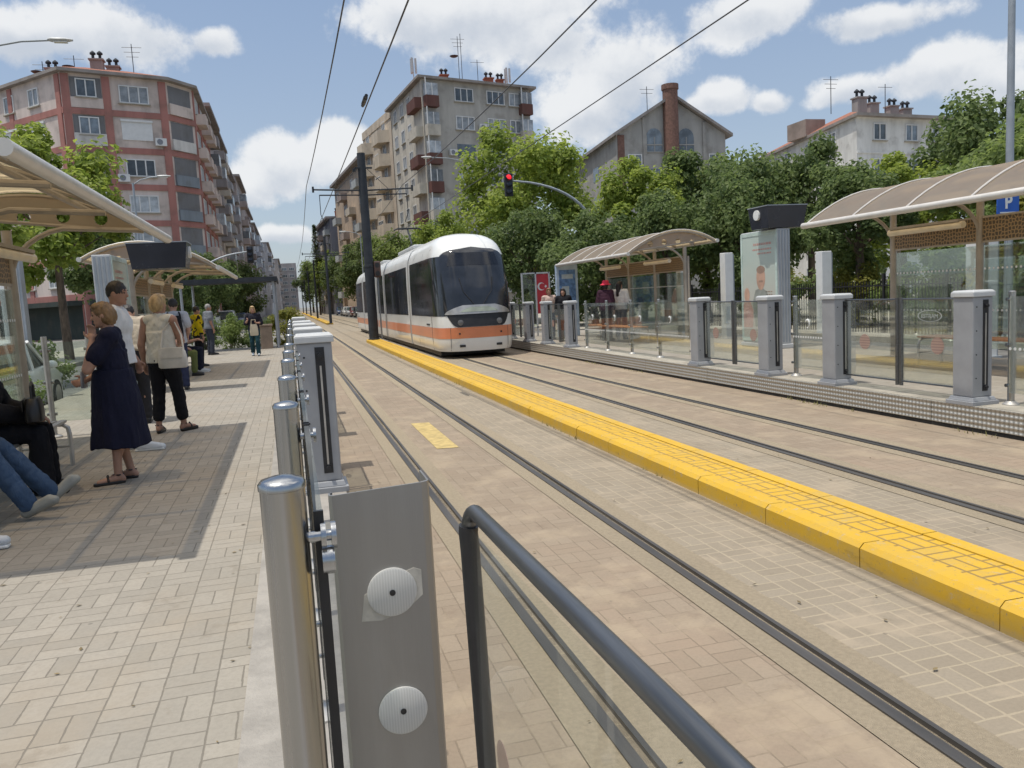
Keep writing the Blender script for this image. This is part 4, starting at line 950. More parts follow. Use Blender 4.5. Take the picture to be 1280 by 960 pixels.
# white service pillars, flag case, information board, parking sign
def make_pillar(loc, h, w, label):
    t = thing('service_pillar', label, 'pillar', loc, 0, 'white pillars behind the far platform')
    MB().box((0, 0, h / 2), (w, .3, h)).build('shaft', M['white'], t, bevel=.015)
    mb = MB(); mb.b2((w / 2, -.12, .05), (w / 2 + .05, .12, h - .05)); mb.build('side_panel', M['lightpole'], t)
    mb = MB(); mb.b2((-w / 2 - .05, -.2, 0), (w / 2 + .08, .2, .06)); mb.build('foot', M['lightpole'], t)
make_pillar((12.9, 22, P - .3), 2.72, .28, 'slim white pillar just past the poster pylon')
make_pillar((11.7, 22.6, P - .3), 2.7, .24, 'slim white pillar beside the end of red-hat shelter')
make_pillar((15.6, 21, P - .2), 2.5, .34, 'white pillar under dark tree, behind the canopy\'s tip')
make_pillar((13.3, 13.0, P - .3), 2.75, .5, 'wide white pillar seen through the shelter by the parking sign')
make_pillar((-5.05, 17.2, 0), 3.1, .32, 'pale pillar at the kerb behind woman in dark dress')

t = thing('flag_case', 'metal framed glass case with red flag poster on the far platform', 'display case', (8.4, 27.2, P))
mb = MB()
for xx in (-.5, 0.0, .5):
    mb.b2((xx - .025, -.03, 0), (xx + .025, .03, 2.25))
mb.b2((-.5, -.03, 2.2), (.5, .03, 2.25)); mb.b2((-.5, -.03, .3), (.5, .03, .35)); mb.build('frame', M['greylight'], t)
mb = MB(); mb.b2((-.47, -.005, .36), (-.03, .005, 2.19)); mb.build('pane', M['shelterglass'], t)
mb = MB(); mb.b2((.03, -.012, .8), (.47, .0, 2.19)); fo = mb.build('flag_poster', M['redflag'], t)
mb = MB(); cx, cz = .2, 1.75
A = [(cx + .14 * math.cos(a), cz + .14 * math.sin(a)) for a in [.55 + k * (2 * PI - 1.1) / 20 for k in range(21)]]
B = [(cx + .035 + .112 * math.cos(a), cz + .112 * math.sin(a)) for a in [.72 + k * (2 * PI - 1.44) / 20 for k in range(21)]]
for k in range(20): mb.add([(A[k][0], -.0145, A[k][1]), (A[k + 1][0], -.0145, A[k + 1][1]), (B[k + 1][0], -.0145, B[k + 1][1]), (B[k][0], -.0145, B[k][1])], [(0, 1, 2, 3)])
mb.build('crescent', M['white'], fo)
mb = MB(); st = []
for k in range(10):
    r = .065 if k % 2 == 0 else .026; a = PI + k * PI / 5; st.append((.365 + r * math.cos(a), -.0145, cz + r * math.sin(a)))
mb.add(st, [tuple(range(10))]); mb.build('star', M['white'], fo)

t = thing('information_board', 'pale blue framed board with dark blue sheet by end of far shelter', 'information board', (9.1, 25.9, P))
mb = MB(); mb.b2((-.38, -.08, 0), (.38, .08, 2.42)); mb.build('frame', mat('pale blue frame', (.4, .5, .62), .4), t, bevel=.01)
mb = MB(); mb.b2((-.29, -.088, .9), (.29, -.081, 2.25)); bs = mb.build('sheet', mat('blue printed sheet', (.1, .2, .4), .35, var=.4, scale=9), t)
mb = MB(); mb.b2((-.2, -.092, 1.95), (.2, -.0885, 2.1)); mb.b2((-.2, -.092, 1.3), (.05, -.0885, 1.7)); mb.build('printed_block', mat('pale print', (.4, .48, .55), .5), bs)

t = thing('parking_sign', 'blue square sign with white letter P on a slim post', 'road sign', (15.0, 14.0, .12))
mb = MB(); mb.tube([(0, .03, 0), (0, .03, 3.25)], .03, 10); mb.build('post', M['lightpole'], t)
mb = MB(); mb.b2((-.29, -.012, 2.78), (.29, .012, 3.24)); pl = mb.build('plate', M['blue'], t)
pl.rotation_euler.z = 0
textobj('letter', 'P', .38, M['white'], pl, (0, -.016, 3.045), (PI / 2, 0, 0), bold=.012)
mb = MB(); mb.b2((-.22, -.017, 2.825), (.22, -.0135, 2.85)); mb.build('small_print_line', M['white'], pl)

# ------------------------------------------------------------------ overhead line
POLES = [36.2, 76, 113, 150, 190, 235]
pr = None
for i, yv in enumerate(POLES):
    lab = 'dark overhead-line pole on the yellow kerb, %s away from the camera' % ORD[i]
    if i == 0:
        t = thing('catenary_pole', lab, 'overhead line pole', (3.5, yv, .145), 0, 'overhead line poles between the tracks'); pr = t
        mb = MB(); mb.lathe([(.26, 0), (.26, .04), (.215, .05), (.21, 3.2), (.225, 3.21), (.225, 3.3), (.2, 3.31), (.175, 8.15), (.0, 8.16)], n=20); mb.build('shaft', M['polegrey'], t)
        mb = MB()
        for s in (-1, 1):
            mb.tube([(0, 0, 6.55), (s * 2.15, 0, 6.62)], .035, 8); mb.tube([(0, 0, 6.35), (s * 1.9, 0, 6.38)], .028, 8); mb.tube([(0, 0, 7.7), (s * 1.1, 0, 6.6)], .012, 6)
            mb.tube([(s * 1.9, 0, 6.38), (s * 1.9, 0, 5.55), (s * 1.75, 0, 5.15)], .018, 6)
            mb.tube([(s * 2.15, 0, 6.5), (s * 2.15, 0, 6.75)], .045, 8)
        mb.build('cross_arm', M['polegrey'], t)
        mb = MB(); mb.box((.05, -.1, 7.5), (.75, .12, .06)); mb.box((-.35, -.1, 7.42), (.14, .12, .14)); mb.build('bracket', M['polegrey'], t)
    else: copy_tree(pr, (3.5, yv, .145), 0, lab, scale=(.6, .6, .97)); [setattr(c_, 'scale', (1.6, 1, 1)) for c_ in bpy.data.objects if c_.parent and c_.parent.get('label') == lab and not c_.name.startswith('shaft')]
def wire(name, label, sup, sag, r):
    mb = MB(); pts = []
    for (a, b) in zip(sup[:-1], sup[1:]):
        for k in range(8):
            u = k / 8; q = [a[j] + (b[j] - a[j]) * u for j in range(3)]; q[2] -= sag * 4 * u * (1 - u); pts.append(q)
    pts.append(sup[-1]); mb.tube(pts, r, 6); return mb.build(name, M['wire'], label=label, cat='overhead wire', group='overhead wires')
Y0 = [-4] + POLES + [290]
wire('messenger_wire', 'upper overhead wire above the near track', [(1.2 + .12 * (-1) ** i, v, 6.9) for i, v in enumerate(Y0)], .35, .014)
wire('messenger_wire', 'upper overhead wire above the tram\'s track', [(5.3 + .08 * (-1) ** i, v, 6.9) for i, v in enumerate(Y0)], .35, .014)
wire('contact_wire', 'lower overhead wire above the near track', [(1.55 + .1 * (-1) ** i, v, 5.2) for i, v in enumerate(Y0)], .03, .012)
wire('contact_wire', 'lower overhead wire above the tram\'s track', [(5.3 + .1 * (-1) ** i, v, 5.0) for i, v in enumerate(Y0)], .03, .009)
t = thing('wire_insulator', 'dark insulator block on the lower wire of near track', 'insulator', (1.5, 14.2, 5.19)); 
mb = MB(); mb.tube([(0, -.35, 0), (0, -.18, 0)], .03, 8); mb.tube([(0, -.22, 0), (0, .22, 0)], .038, 10); mb.tube([(0, .18, 0), (0, .35, 0)], .03, 8); mb.build('body', M['black'], t)
t = thing('tram_signal', 'small dark tram signal with two round lenses by the big pole', 'tram signal', (3.85, 36.1, .145))
mb = MB(); mb.tube([(0, .08, 0), (0, .08, 3.4)], .04, 8); mb.build('post', M['lightpole'], t)
mb = MB(); mb.box((0, 0, 3.1), (.3, .16, .72)); hb = mb.build('housing', mat('rusty brown signal', (.09, .05, .04), .6), t, bevel=.05)
for z in (2.92, 3.28):
    mb = MB(); disc(mb, (0, -.085, z), .11, (0, 1, 0), 16, .02); mb.build('lens', M['black'], hb)

# ------------------------------------------------------------------ traffic lights and street lamps
def make_traffic(name, label, head, pole, lit):
    t = thing(name, label, 'traffic light', (pole[0], pole[1], .1))
    hx, hy, hz = head[0] - pole[0], head[1] - pole[1], head[2] - .1
    mb = MB(); mb.tube([(0, 0, 0), (0, 0, hz - 2.4)] + [(hx * (1 - math.cos(a)) * 1.0, hy, hz - 2.4 + 2.5 * math.sin(a)) for a in [k * PI / 24 for k in range(1, 12)]] + [(hx * .97, hy, hz + .12)], .1, 10, r1=.045); mb.build('mast', M['lightpole'], t)
    mb = MB(); mb.box((hx, hy - .1, hz - .1), (.42, .2, 1.15)); bx = mb.build('housing', M['black'], t, bevel=.03)
    for k, zz in enumerate((.26, -.1, -.46)):
        mb = MB(); mb.lathe([(.14, 0), (.14, .02), (.09, .045), (.002, .055)], n=20); o = mb.build('lens', M['red'] if (k == 0 and lit) else M['screen'], bx); o.location = (hx, hy - .202, hz + zz); o.rotation_euler = (PI / 2, 0, 0)
        mb = MB(); mb.tube([(hx, hy - .2, hz + zz + .01), (hx, hy - .36, hz + zz + .03)], .155, 14, caps=False); mb.f = [f for i, f in enumerate(mb.f) if i < 7]; mb.mi = mb.mi[:7]; mb.sm = mb.sm[:7]; mb.build('hood', M['black'], bx)
    return t
make_traffic('traffic_light', 'traffic light showing red on a curved arm before the bright tree', (11.15, 40, 7.45), (15.6, 40, 0), True)
make_traffic('traffic_light', 'unlit traffic light on a curved arm above the flat-roofed shelter', (-2.35, 58, 5.6), (-6.3, 58, 0), False)
def make_lamp(label, loc, h, arm, rise, r=.075):
    t = thing('street_lamp', label, 'street lamp', loc)
    mb = MB(); mb.tube([(0, 0, 0), (0, 0, h)], r * 1.25, 12, r1=r * .8); mb.lathe([(.2, 0), (.2, .03), (.1, .2)], n=14); mb.build('pole', M['lightpole'], t)
    s = 1 if arm > 0 else -1
    mb = MB(); mb.tube([(0, 0, h - .1), (arm * .3, 0, h + rise * .5), (arm * .7, 0, h + rise * .9), (arm, 0, h + rise)], .035, 8); mb.build('arm', M['lightpole'], t)
    mb = MB(); mb.loft([[(arm - s * .05 + s * u * .75, .0 + wv * math.cos(a), h + rise + .02 + hv * math.sin(a)) for a in [k * PI / 5 for k in range(10)]] for u, wv, hv in ((0, .05, .04), (.15, .13, .07), (.7, .15, .07), (1, .06, .03))]); hd = mb.build('lamp_head', M['greylight'], t)
    mb = MB(); mb.box((arm + s * .33, 0, h + rise - .055), (.4, .2, .02)); mb.build('lens', M['white'], hd)
    return t
make_lamp('tall pale lamp post standing behind the canopy with the parking sign', (15.25, 14.2, .12), 10.5, -1.4, .3)
make_lamp('street lamp reaching over the grey block, its post behind the tree', (15.2, 60, .12), 11.4, -4.3, .75)
make_lamp('street lamp arm reaching in above the red-banded block', (-9.6, 30, .12), 10.1, 2.75, .6)
make_lamp('slim street lamp in front of red-banded facade', (-8.3, 52, .12), 9.4, 1.4, .35)
make_lamp('slim street lamp down the street before the cream blocks', (8.2, 92, .1), 9.4, -1.6, .35)
# ------------------------------------------------------------------ the tram
M['tramlamp'] = mat('tram lamp', (.16, .16, .16), .3)
def tram():
    X0, YF0 = 5.295, 22.75
    t = thing('tram', 'white articulated tram with orange stripe and dark windscreen arriving at far platform', 'tram', (X0, YF0, 0))
    def hw(z):
        pts = [(.2, 1.1), (.3, 1.14), (.6, 1.15), (2.6, 1.15), (3.05, 1.13), (3.3, 1.06), (3.5, .95), (3.65, .76), (3.75, .48), (3.8, .06)]
        for (a, wa), (b, wb) in zip(pts[:-1], pts[1:]):
            if z <= b: return wa + (wb - wa) * max(0, (z - a) / (b - a))
        return .06
    def yf(z):
        pts = [(.2, .1), (.35, .04), (.9, 0), (1.3, .06), (2.0, .2), (2.7, .45), (3.1, .62), (3.35, .8), (3.55, 1.08), (3.68, 1.45), (3.76, 1.95), (3.8, 2.6)]
        for (a, wa), (b, wb) in zip(pts[:-1], pts[1:]):
            if z <= b: return wa + (wb - wa) * max(0, (z - a) / (b - a))
        return 2.6
    def front(x, z, off=0.):
        w_ = hw(z); n = 3.0; d = 1.25; u = min(.999, abs(x) / w_)
        return yf(z) + d * (1 - (1 - u ** n) ** (1 / n)) - off
    def outline(z, L, off=0., mir=False):
        w_ = hw(z) + off; pts = []
        K = 14
        for k in range(-K, K + 1):
            u = math.sin(k / K * PI / 2); u = math.copysign(abs(u) ** .8, u)
            y = yf(z) + 1.25 * (1 - (max(0, 1 - abs(u) ** 3.0)) ** (1 / 3.0)) - off
            pts.append((u * w_, min(y, L)))
        pts = [(-w_, L)] + pts + [(w_, L)]
        return pts
    ZS = [.22, .3, .56, .92, 1.26, 1.8, 2.4, 2.8, 3.05, 3.2, 3.35, 3.48, 3.58, 3.66, 3.72, 3.77, 3.8]
    def nose(L, y0, flip):
        Y = (lambda y: y0 + y) if not flip else (lambda y: y0 - y)
        mb = MB(); mb.loft([[(x, Y(y), z) for x, y in outline(z, L)] for z in ZS]); o = mb.build('body', M['tramwhite'], t); fix_normals(o)
        def band(nm, zs, off, m, Lb):
            mb = MB(); R = [[(x, Y(y), z) for x, y in outline(z, Lb, off)] for z in zs]; n = len(R[0])
            mb.loft(R, caps=False); mb.f = [f for f in mb.f if {f[0] % n, f[1] % n} != {n - 1, 0}]; k = len(mb.f); mb.mi = mb.mi[:k]; mb.sm = mb.sm[:k]
            o = mb.build(nm, m, t); fix_normals(o); return o
        band('orange_band', [.6, .7, .92], .006, M['tramorange'], L)
        band('window_band', [1.26, 1.8, 2.4, 2.8, 3.02], .006, M['tramglass'], L - .28)
        def patch(nm, z0, z1, wfun, m, off, nz=14, nx=16):
            mb = MB(); vs = []
            for i in range(nz + 1):
                z = z0 + (z1 - z0) * i / nz; wd = wfun(i / nz)
                for k in range(nx + 1):
                    x = wd * (2 * k / nx - 1); vs.append((x, Y(front(x, z, off)), z))
            fs = [(i * (nx + 1) + k, i * (nx + 1) + k + 1, (i + 1) * (nx + 1) + k + 1, (i + 1) * (nx + 1) + k) for i in range(nz) for k in range(nx)]
            mb.add(vs, fs, True); o = mb.build(nm, m, t); fix_normals(o); return o
        patch('windscreen', 1.36, 3.27, lambda u: (.9 + .08 * u) * min(1, math.sqrt(max(.0, 1 - max(0, (u - .82) / .18) ** 2.4)) * .999 + .001), M['tramglass'], .02, 26)
        patch('destination_panel', 2.72, 3.1, lambda u: .78 - .1 * u, mat('tram display glass', (.012, .014, .02), .12), .026)
        for s in (-1, 1):
            mb = MB(); mb.tube([(s * .12, Y(front(.12, 1.55, .03)), 1.55), (s * .42, Y(front(.42, 1.95, .03)), 1.95), (s * .5, Y(front(.5, 2.35, .035)), 2.35)], .014, 6); mb.build('wiper', M['black'], t)
        pn = patch('lower_panel', .93, 1.38, lambda u: .66 + .3 * math.sqrt(u), M['black'], .022)
        hd = patch('light_hood', 1.3, 1.56, lambda u: 1.0 - .02 - .5 * u ** 2, M['pipe'], .05)
        patch('light_cover', 1.36, 1.5, lambda u: .55 - .3 * u ** 2, mat('light cover', (.36, .4, .33), .2), .058)
        for s in (-1, 1):
            mb = MB(); mb.lathe([(.085, 0), (.085, .02), (.05, .03), (.002, .035)], n=18); o = mb.build('headlight', M['tramlamp'], t)
            o.location = (s * .58, Y(front(.58, 1.06, .02)), 1.06); o.rotation_euler = (PI / 2 if not flip else -PI / 2, 0, 0)
            mb = MB(); mb.box((s * .55, Y(front(.55, .38, .002)), .38), (.17, .02, .07)); mb.build('bumper_light', M['black'], t)
            mb = MB(); mb.box((s * .62, Y(front(.62, .74, .01)), .74), (.05, .02, .05)); mb.build('sensor', M['black'], t)
        mb = MB(); mb.box((-1.157, Y(2.3), 1.0), (.012, .55, .05)); mb.box((1.157, Y(2.3), 1.0), (.012, .55, .05)); mb.build('vent', M['black'], t)
        for x in (-1, 1):   # thin seams of the front apron and the cab
            mb = MB(); mb.tube([(x * (hw(z) + .008), Y(1.6), z) for z in (.24, .56, .92, 1.25)], .006, 5); mb.tube([(x * .86, Y(front(.86, z, .009)), z) for z in (.24, .4, .56, .92)], .006, 5); mb.build('seam', M['tramgrey'], t)
    def mid(y0, L):
        def ring(y, off=0.): return [(hw(z) + off, y, z) for z in ZS] + [(-hw(z) - off, y, z) for z in ZS[::-1]]
        mb = MB(); mb.loft([ring(y0), ring(y0 + L)]); fix_normals(mb.build('body', M['tramwhite'], t))
        for s in (-1, 1):
            mb = MB(); mb.loft([[(s * 1.157, y, .6), (s * 1.157, y, .92), (s * 1.1, y, .92), (s * 1.1, y, .6)] for y in (y0 + .02, y0 + L - .02)], smooth=False); fix_normals(mb.build('orange_band', M['tramorange'], t))
            n = max(1, round(L / 2.4)); st = (L - .5) / n
            for k in range(n):
                a = y0 + .25 + k * st + .03; b = a + st - .06
                mb = MB(); mb.loft([[(s * (hw(z) + .007), y, z) for z in (1.26, 2., 2.6, 2.85, 3.0)] + [(s * 1.0, y, 3.0), (s * 1.0, y, 1.26)] for y in (a, b)], smooth=False); fix_normals(mb.build('window', M['tramglass'], t))
    def bellow(y0, L):
        mb = MB(); R = []
        for k in range(7):
            y = y0 + L * k / 6; w_ = 1.05 if k % 2 else .98
            R.append([(w_, y, .35), (w_, y, 3.1), (w_ * .8, y, 3.42), (-w_ * .8, y, 3.42), (-w_, y, 3.1), (-w_, y, .35)])
        mb.loft(R, smooth=False); fix_normals(mb.build('bellows', M['tramgrey'], t))
    nose(6.0, 0, False); bellow(6.0, .35); mid(6.35, 7.4); bellow(13.75, .35); mid(14.1, 3.0); bellow(17.1, .35); mid(17.45, 7.4); bellow(24.85, .35); nose(6.0, 31.2, True)
    mb = MB(); mb.b2((-1.0, 1.2, .06), (1.0, 30.0, .26)); mb.build('underframe', M['black'], t)
    for yy in (3.2, 15.6, 28):
        for s in (-1, 1):
            mb = MB()
            for d in (-.9, .9): mb.tube([(s * .56 - .06, yy + d, .3), (s * .56 + .06, yy + d, .3)], .3, 20)
            mb.build('wheel_set', M['rail'], t)
    mb = MB()
    for a, b in ((8.0, 12.5), (18.5, 24)): mb = MB(); mb.b2((-.6, a, 3.72), (.6, b, 3.9)); mb.build('roof_equipment', M['greylight'], t, bevel=.06)
    mb = MB(); y = 13.0
    mb.tube([(-.5, y + .6, 3.68), (.5, y + .6, 3.68)], .04, 8); mb.tube([(0, y + .6, 3.7), (0, y - .7, 4.25), (0, y + .25, 4.93)], .04, 8)
    mb.tube([(-.3, y + .6, 3.7), (0, y - .7, 4.25)], .025, 6); mb.tube([(-.62, y + .2, 4.9), (-.45, y + .2, 4.98), (.45, y + .2, 4.98), (.62, y + .2, 4.9)], .03, 8); mb.tube([(-.45, y + .45, 4.98), (.45, y + .45, 4.98)], .03, 8); mb.tube([(-.4, y + .2, 4.96), (-.4, y + .45, 4.96)], .02, 6); mb.tube([(.4, y + .2, 4.96), (.4, y + .45, 4.96)], .02, 6)
    mb.build('pantograph', M['polegrey'], t)
tram()

# ------------------------------------------------------------------ cars
def carpaint(key, col):
    k = 'car ' + key
    if k not in M: M[k] = mat(k, col, .3, var=.04, coat=.6, dirt=.12)
    return M[k]
def make_car(label, loc, rz, paint, van=False, group=None):
    t = thing('parked_van' if van else 'parked_car', label, 'van' if van else 'car', loc, rz, group)
    H = 1.85 if van else 1.47; L = 4.4 if van else 4.1; B = .95 if van else .88     # nose at -L/2
    def ring(y, w_, z0, z1, tp):
        c = min(.09, (z1 - z0) * .2)
        return [(-w_ + .06, y, z0), (w_ - .06, y, z0), (w_, y, z0 + .1), (w_, y, z1 - c), (w_ * tp, y, z1), (-w_ * tp, y, z1), (-w_, y, z1 - c), (-w_, y, z0 + .1)]
    h = L / 2
    st = [(-h, .62, .3, .62, .9), (-h + .1, .78, .22, .74, .9), (-h + .45, .84, .2, .84, .9), (-h + 1.1, .86, .2, .94 if not van else 1.02, .93), (0, .87, .2, B, .94), (h - .7, .86, .2, B + .02, .93), (h - .1, .82, .24, B, .92), (h, .72, .34, .82, .9)]
    mb = MB(); mb.loft([ring(*s) for s in st]); o = mb.build('body', paint, t); fix_normals(o)
    a, b = (-h + 1.0, h - .12)
    gs = [(a, .76, B - .06, B - .02), (a + .75, .68, B - .06, H - .07), (0.1, .68, B - .06, H - .03), (b - .45, .67, B - .06, H - .07), (b, .7, B - .06, B + .1)]
    mb = MB(); mb.loft([[(-w_ * 1.12, y, z0), (w_ * 1.12, y, z0), (w_, y, z1), (-w_, y, z1)] for y, w_, z0, z1 in gs], smooth=False); g = mb.build('glazing', M['carglass'], t); fix_normals(g)
    mb = MB(); mb.loft([[(-w_, y, z), (w_, y, z), (w_ * .92, y, z + .05), (-w_ * .92, y, z + .05)] for y, w_, z in ((a + .72, .66, H - .09), (a + 1.1, .69, H - .05), (.1, .695, H - .035), (b - .55, .68, H - .07), (b - .4, .64, H - .1))]); o = mb.build('roof', paint, t); fix_normals(o)
    for s in (-1, 1):
        mb = MB()
        for ya, za, yb, zb in ((a + .02, B - .02, a + .78, H - .06), (-.05, B, -.05, H - .04), (1.0, B, .95, H - .05), (b - .03, B, b - .43, H - .07)):
            mb.tube([(s * .80, ya, za), (s * .692, yb, zb)], .035, 6)
        mb.build('window_frame', paint, t)
        mb = MB(); mb.ell((s * .98, a + .45, B + .06), (.11, .07, .08), n=10, m=6); mb.build('mirror', paint, t)
        mb = MB(); mb.ell((s * .62, -h + .1, .64), (.2, .1, .09), n=10, m=6); mb.build('headlight', M['greylight'], t)
        mb = MB(); mb.box((s * .72, h - .04, .78), (.16, .08, .2)); mb.build('tail_light', mat('tail lens', (.3, .02, .02), .3) if 'tail' not in M else M['tail'], t)
        for yy in (-h + .8, h - .85):
            mb = MB(); mb.tube([(s * .7, yy, .3), (s * .875, yy, .3)], .305, 20); wh = mb.build('wheel', M['tyre'], t)
            mb = MB(); mb.tube([(s * .86, yy, .3), (s * .885, yy, .3)], .2, 16); mb.build('rim', M['alloy'], wh)
    mb = MB(); mb.box((0, -h - .004, .45), (.5, .012, .11)); mb.build('plate', M['white'], t)
    mb = MB(); mb.box((0, -h + .03, .6), (.7, .06, .1)); mb.build('grille', M['black'], t)
    return t
M['tail'] = mat('tail lens', (.3, .02, .02), .3)
WH, SV, DK, RD, BL = carpaint('white', (.7, .71, .7)), carpaint('silver', (.4, .41, .42)), carpaint('black', (.03, .03, .035)), carpaint('maroon', (.16, .03, .03)), carpaint('blue', (.05, .09, .2))
make_car('white hatchback seen through shelter glass behind seated people', (-5.5, 16.6, -.022), PI, WH)
make_car('dark car half hidden behind the planted kerb', (-6.0, 66, -.022), 0, DK)
make_car('white van driving up beside the platform end', (-6.3, 86, -.022), 0, WH, True)
make_car('dark blue car following the white van', (-6.2, 106, -.022), 0, BL)
cs = [('maroon car parked under the distant trees', RD), ('silver car parked next to the maroon one', SV), ('white car parked under the distant trees', WH), ('black car parked behind the tram\'s tail', DK), ('dark grey car, last but one of the kerbside row', carpaint('grey', (.1, .1, .11))), ('blue car farthest along the kerbside row', BL)]
for i, (lb, pt) in enumerate(cs):
    make_car(lb, (9.0 + random.uniform(-.15, .15), (118, 125, 132, 111, 140, 149)[i], -.018), 0, pt, False, 'cars parked beyond the tracks')

# ------------------------------------------------------------------ buildings
def window_proto(w_, h_, n, pane, frame='upvc', sill=True):
    mb = MB(); d = .1
    mb.b2((-w_ / 2, -d, 0), (-w_ / 2 + .09, .03, h_)); mb.b2((w_ / 2 - .09, -d, 0), (w_ / 2, .03, h_))
    mb.b2((-w_ / 2 + .09, -d, 0), (w_ / 2 - .09, .03, .09)); mb.b2((-w_ / 2 + .09, -d, h_ - .09), (w_ / 2 - .09, .03, h_))
    for k in range(1, n):
        x = -w_ / 2 + w_ * k / n; mb.b2((x - .05, -d + .01, .09), (x + .05, .03, h_ - .09))
    f = mb.mesh('window', M[frame])
    mb = MB(); mb.b2((-w_ / 2 + .09, -.03, .09), (w_ / 2 - .09, .02, h_ - .09)); p = mb.mesh('pane', M[pane])
    s = None
    if sill: mb = MB(); mb.b2((-w_ / 2 - .1, -.2, -.09), (w_ / 2 + .1, .03, -.005)); s = mb.mesh('sill', M['concrete'])
    return f, p, s
WP = {'dark3': window_proto(2.3, 1.45, 3, 'pane'), 'light3': window_proto(2.3, 1.45, 3, 'panelight'), 'dark2': window_proto(1.5, 1.45, 2, 'pane'), 'light2': window_proto(1.5, 1.45, 2, 'panelight'),
      'shut': None, 'narrow': window_proto(.8, 1.3, 1, 'pane')}
mb = MB(); mb.b2((-1.2, -.06, 0), (1.2, .02, 1.5)); mb.b2((-1.25, -.16, 1.5), (1.25, .02, 1.68)); SHUT = mb.mesh('shutter', M['upvc'])
mb = MB(); mb.b2((-1.15, -.03, 0), (1.15, .02, 1.45)); DARKW = mb.mesh('window', M['pane'])

class Bld:
    def __init__(s, name, label, o, group=None):
        s.o = Vector((o[0], o[1], 0)); s.t = thing(name, label, 'building', (o[0], o[1], .0), 0, group)
    def l(s, p): return (p[0] - s.o.x, p[1] - s.o.y)
    def prism(s, nm, poly, z0, z1, m, **k): mb = MB(); mb.prism([s.l(p) for p in poly], z0, z1); o = mb.build(nm, m, s.t, **k); fix_normals(o); return o
    def place(s, me, A, B, u, z, out=0., child=()):
        A = Vector(A); B = Vector(B); d = (B - A).normalized(); n = Vector((d.y, -d.x)); p = A + d * u + n * out
        o = bpy.data.objects.new(me.name.split('.')[0], me); COL.objects.link(o); o.parent = s.t
        o.location = (p.x - s.o.x, p.y - s.o.y, z); o.rotation_euler.z = math.atan2(d.y, d.x)
        for c in child:
            if c: q = bpy.data.objects.new(c.name.split('.')[0], c); COL.objects.link(q); q.parent = o
        return o
    def win(s, kind, A, B, u, z):
        if kind == 'shut': return s.place(SHUT, A, B, u, z)
        if kind == 'darkw': return s.place(DARKW, A, B, u, z)
        f, p, sl = WP[kind]; return s.place(f, A, B, u, z, 0, (p, sl))
    def eblock(s, nm, A, B, u0, u1, z0, z1, out0, out1, m):
        """a box on the facade A-B, from u0 to u1 along it, out0..out1 proud of it"""
        A = Vector(A); B = Vector(B); d = (B - A).normalized(); n = Vector((d.y, -d.x))
        q = [A + d * u0 + n * out0, A + d * u1 + n * out0, A + d * u1 + n * out1, A + d * u0 + n * out1]
        return s.prism(nm, [(v.x, v.y) for v in q], z0, z1, m)
    def chimney(s, x, y, z, h=1.6, w_=.8, m=None, pots=2):
        mb = MB(); X, Y = s.l((x, y)); mb.box((X, Y, z + h / 2), (w_, w_ * .8, h)); mb.box((X, Y, z + h + .06), (w_ + .2, w_ * .8 + .2, .12)); c = mb.build('chimney', m or M['rooftile'], s.t)
        mb = MB()
        for k in range(pots):
            xx = X + (k - (pots - 1) / 2) * w_ * .55; mb.tube([(xx, Y, z + h + .1), (xx, Y, z + h + .55)], .12, 8); mb.lathe([(.24, 0), (.24, .12), (.05, .3)], (xx, Y, z + h + .55), 10)
        mb.build('cowl', M['polegrey'], c)
    def antenna(s, x, y, z, h=3, rungs=3, dish=False):
        mb = MB(); X, Y = s.l((x, y)); mb.tube([(X, Y, z), (X, Y, z + h)], .035, 6)
        for k in range(rungs): mb.tube([(X - .8 + .15 * k, Y, z + h - .3 - k * .4), (X + .8 - .15 * k, Y, z + h - .3 - k * .4)], .022, 5)
        if dish: mb.lathe([(.02, 0), (.35, .08), (.5, .2)], (X - .5, Y, z + h * .55), 12)
        mb.build('antenna', M['wire'], s.t)

def hip(b, poly, z, rise, inset, m, over=.5):
    cx = sum(p[0] for p in poly) / len(poly); cy = sum(p[1] for p in poly) / len(poly)
    def sc_(f, d):
        r = []
        for x, y in poly:
            v = Vector((x - cx, y - cy)); L = v.length; v = v * ((L + d) / L) * f; r.append((cx + v.x - b.o.x, cy + v.y - b.o.y))
        return r
    mb = MB(); e = sc_(1, over)
    mb.loft([[(x, y, z) for x, y in e], [(x, y, z + .25) for x, y in e]], smooth=False); o = mb.build('eaves', wallmat('eaves', (.3, .27, .25)), b.t); fix_normals(o)
    mb = MB(); mb.loft([[(x, y, z + .26) for x, y in sc_(1, over - .05)], [(x, y, z + .26 + rise) for x, y in sc_(inset, 0)]], smooth=False); o = mb.build('roof', m, b.t); fix_normals(o)

# --- red-banded corner block on the near side of the street
A, Bc, C_, D_, E_ = (-26, 84), (-16.4, 74), (-8.9, 76.4), (-7.0, 79.0), (-7.0, 93)
poly = [A, Bc, C_, D_, E_, (-24, 97)]
b = Bld('apartment_block', 'grey-pink corner block with red bands, pilasters and loggias at the street corner', (-15, 84))
pink = wallmat('pink grey', (.6, .51, .46)); red = wallmat('brick red', (.37, .175, .15)); whitew = wallmat('white parapet', (.6, .58, .55)); shade = wallmat('loggia', (.19, .19, .195))  # the loggia tone puts recess shade into the colour
b.prism('wall', poly, -.1, 21.7, pink)
fl = [3.6 + 3.02 * k for k in range(6)]        # floor lines
import itertools
edges = [(A, Bc), (Bc, C_), (C_, D_), (D_, E_)]
L2 = (Vector(C_) - Vector(Bc)).length; L1 = (Vector(Bc) - Vector(A)).length; L4 = 14.0; L3 = (Vector(D_) - Vector(C_)).length
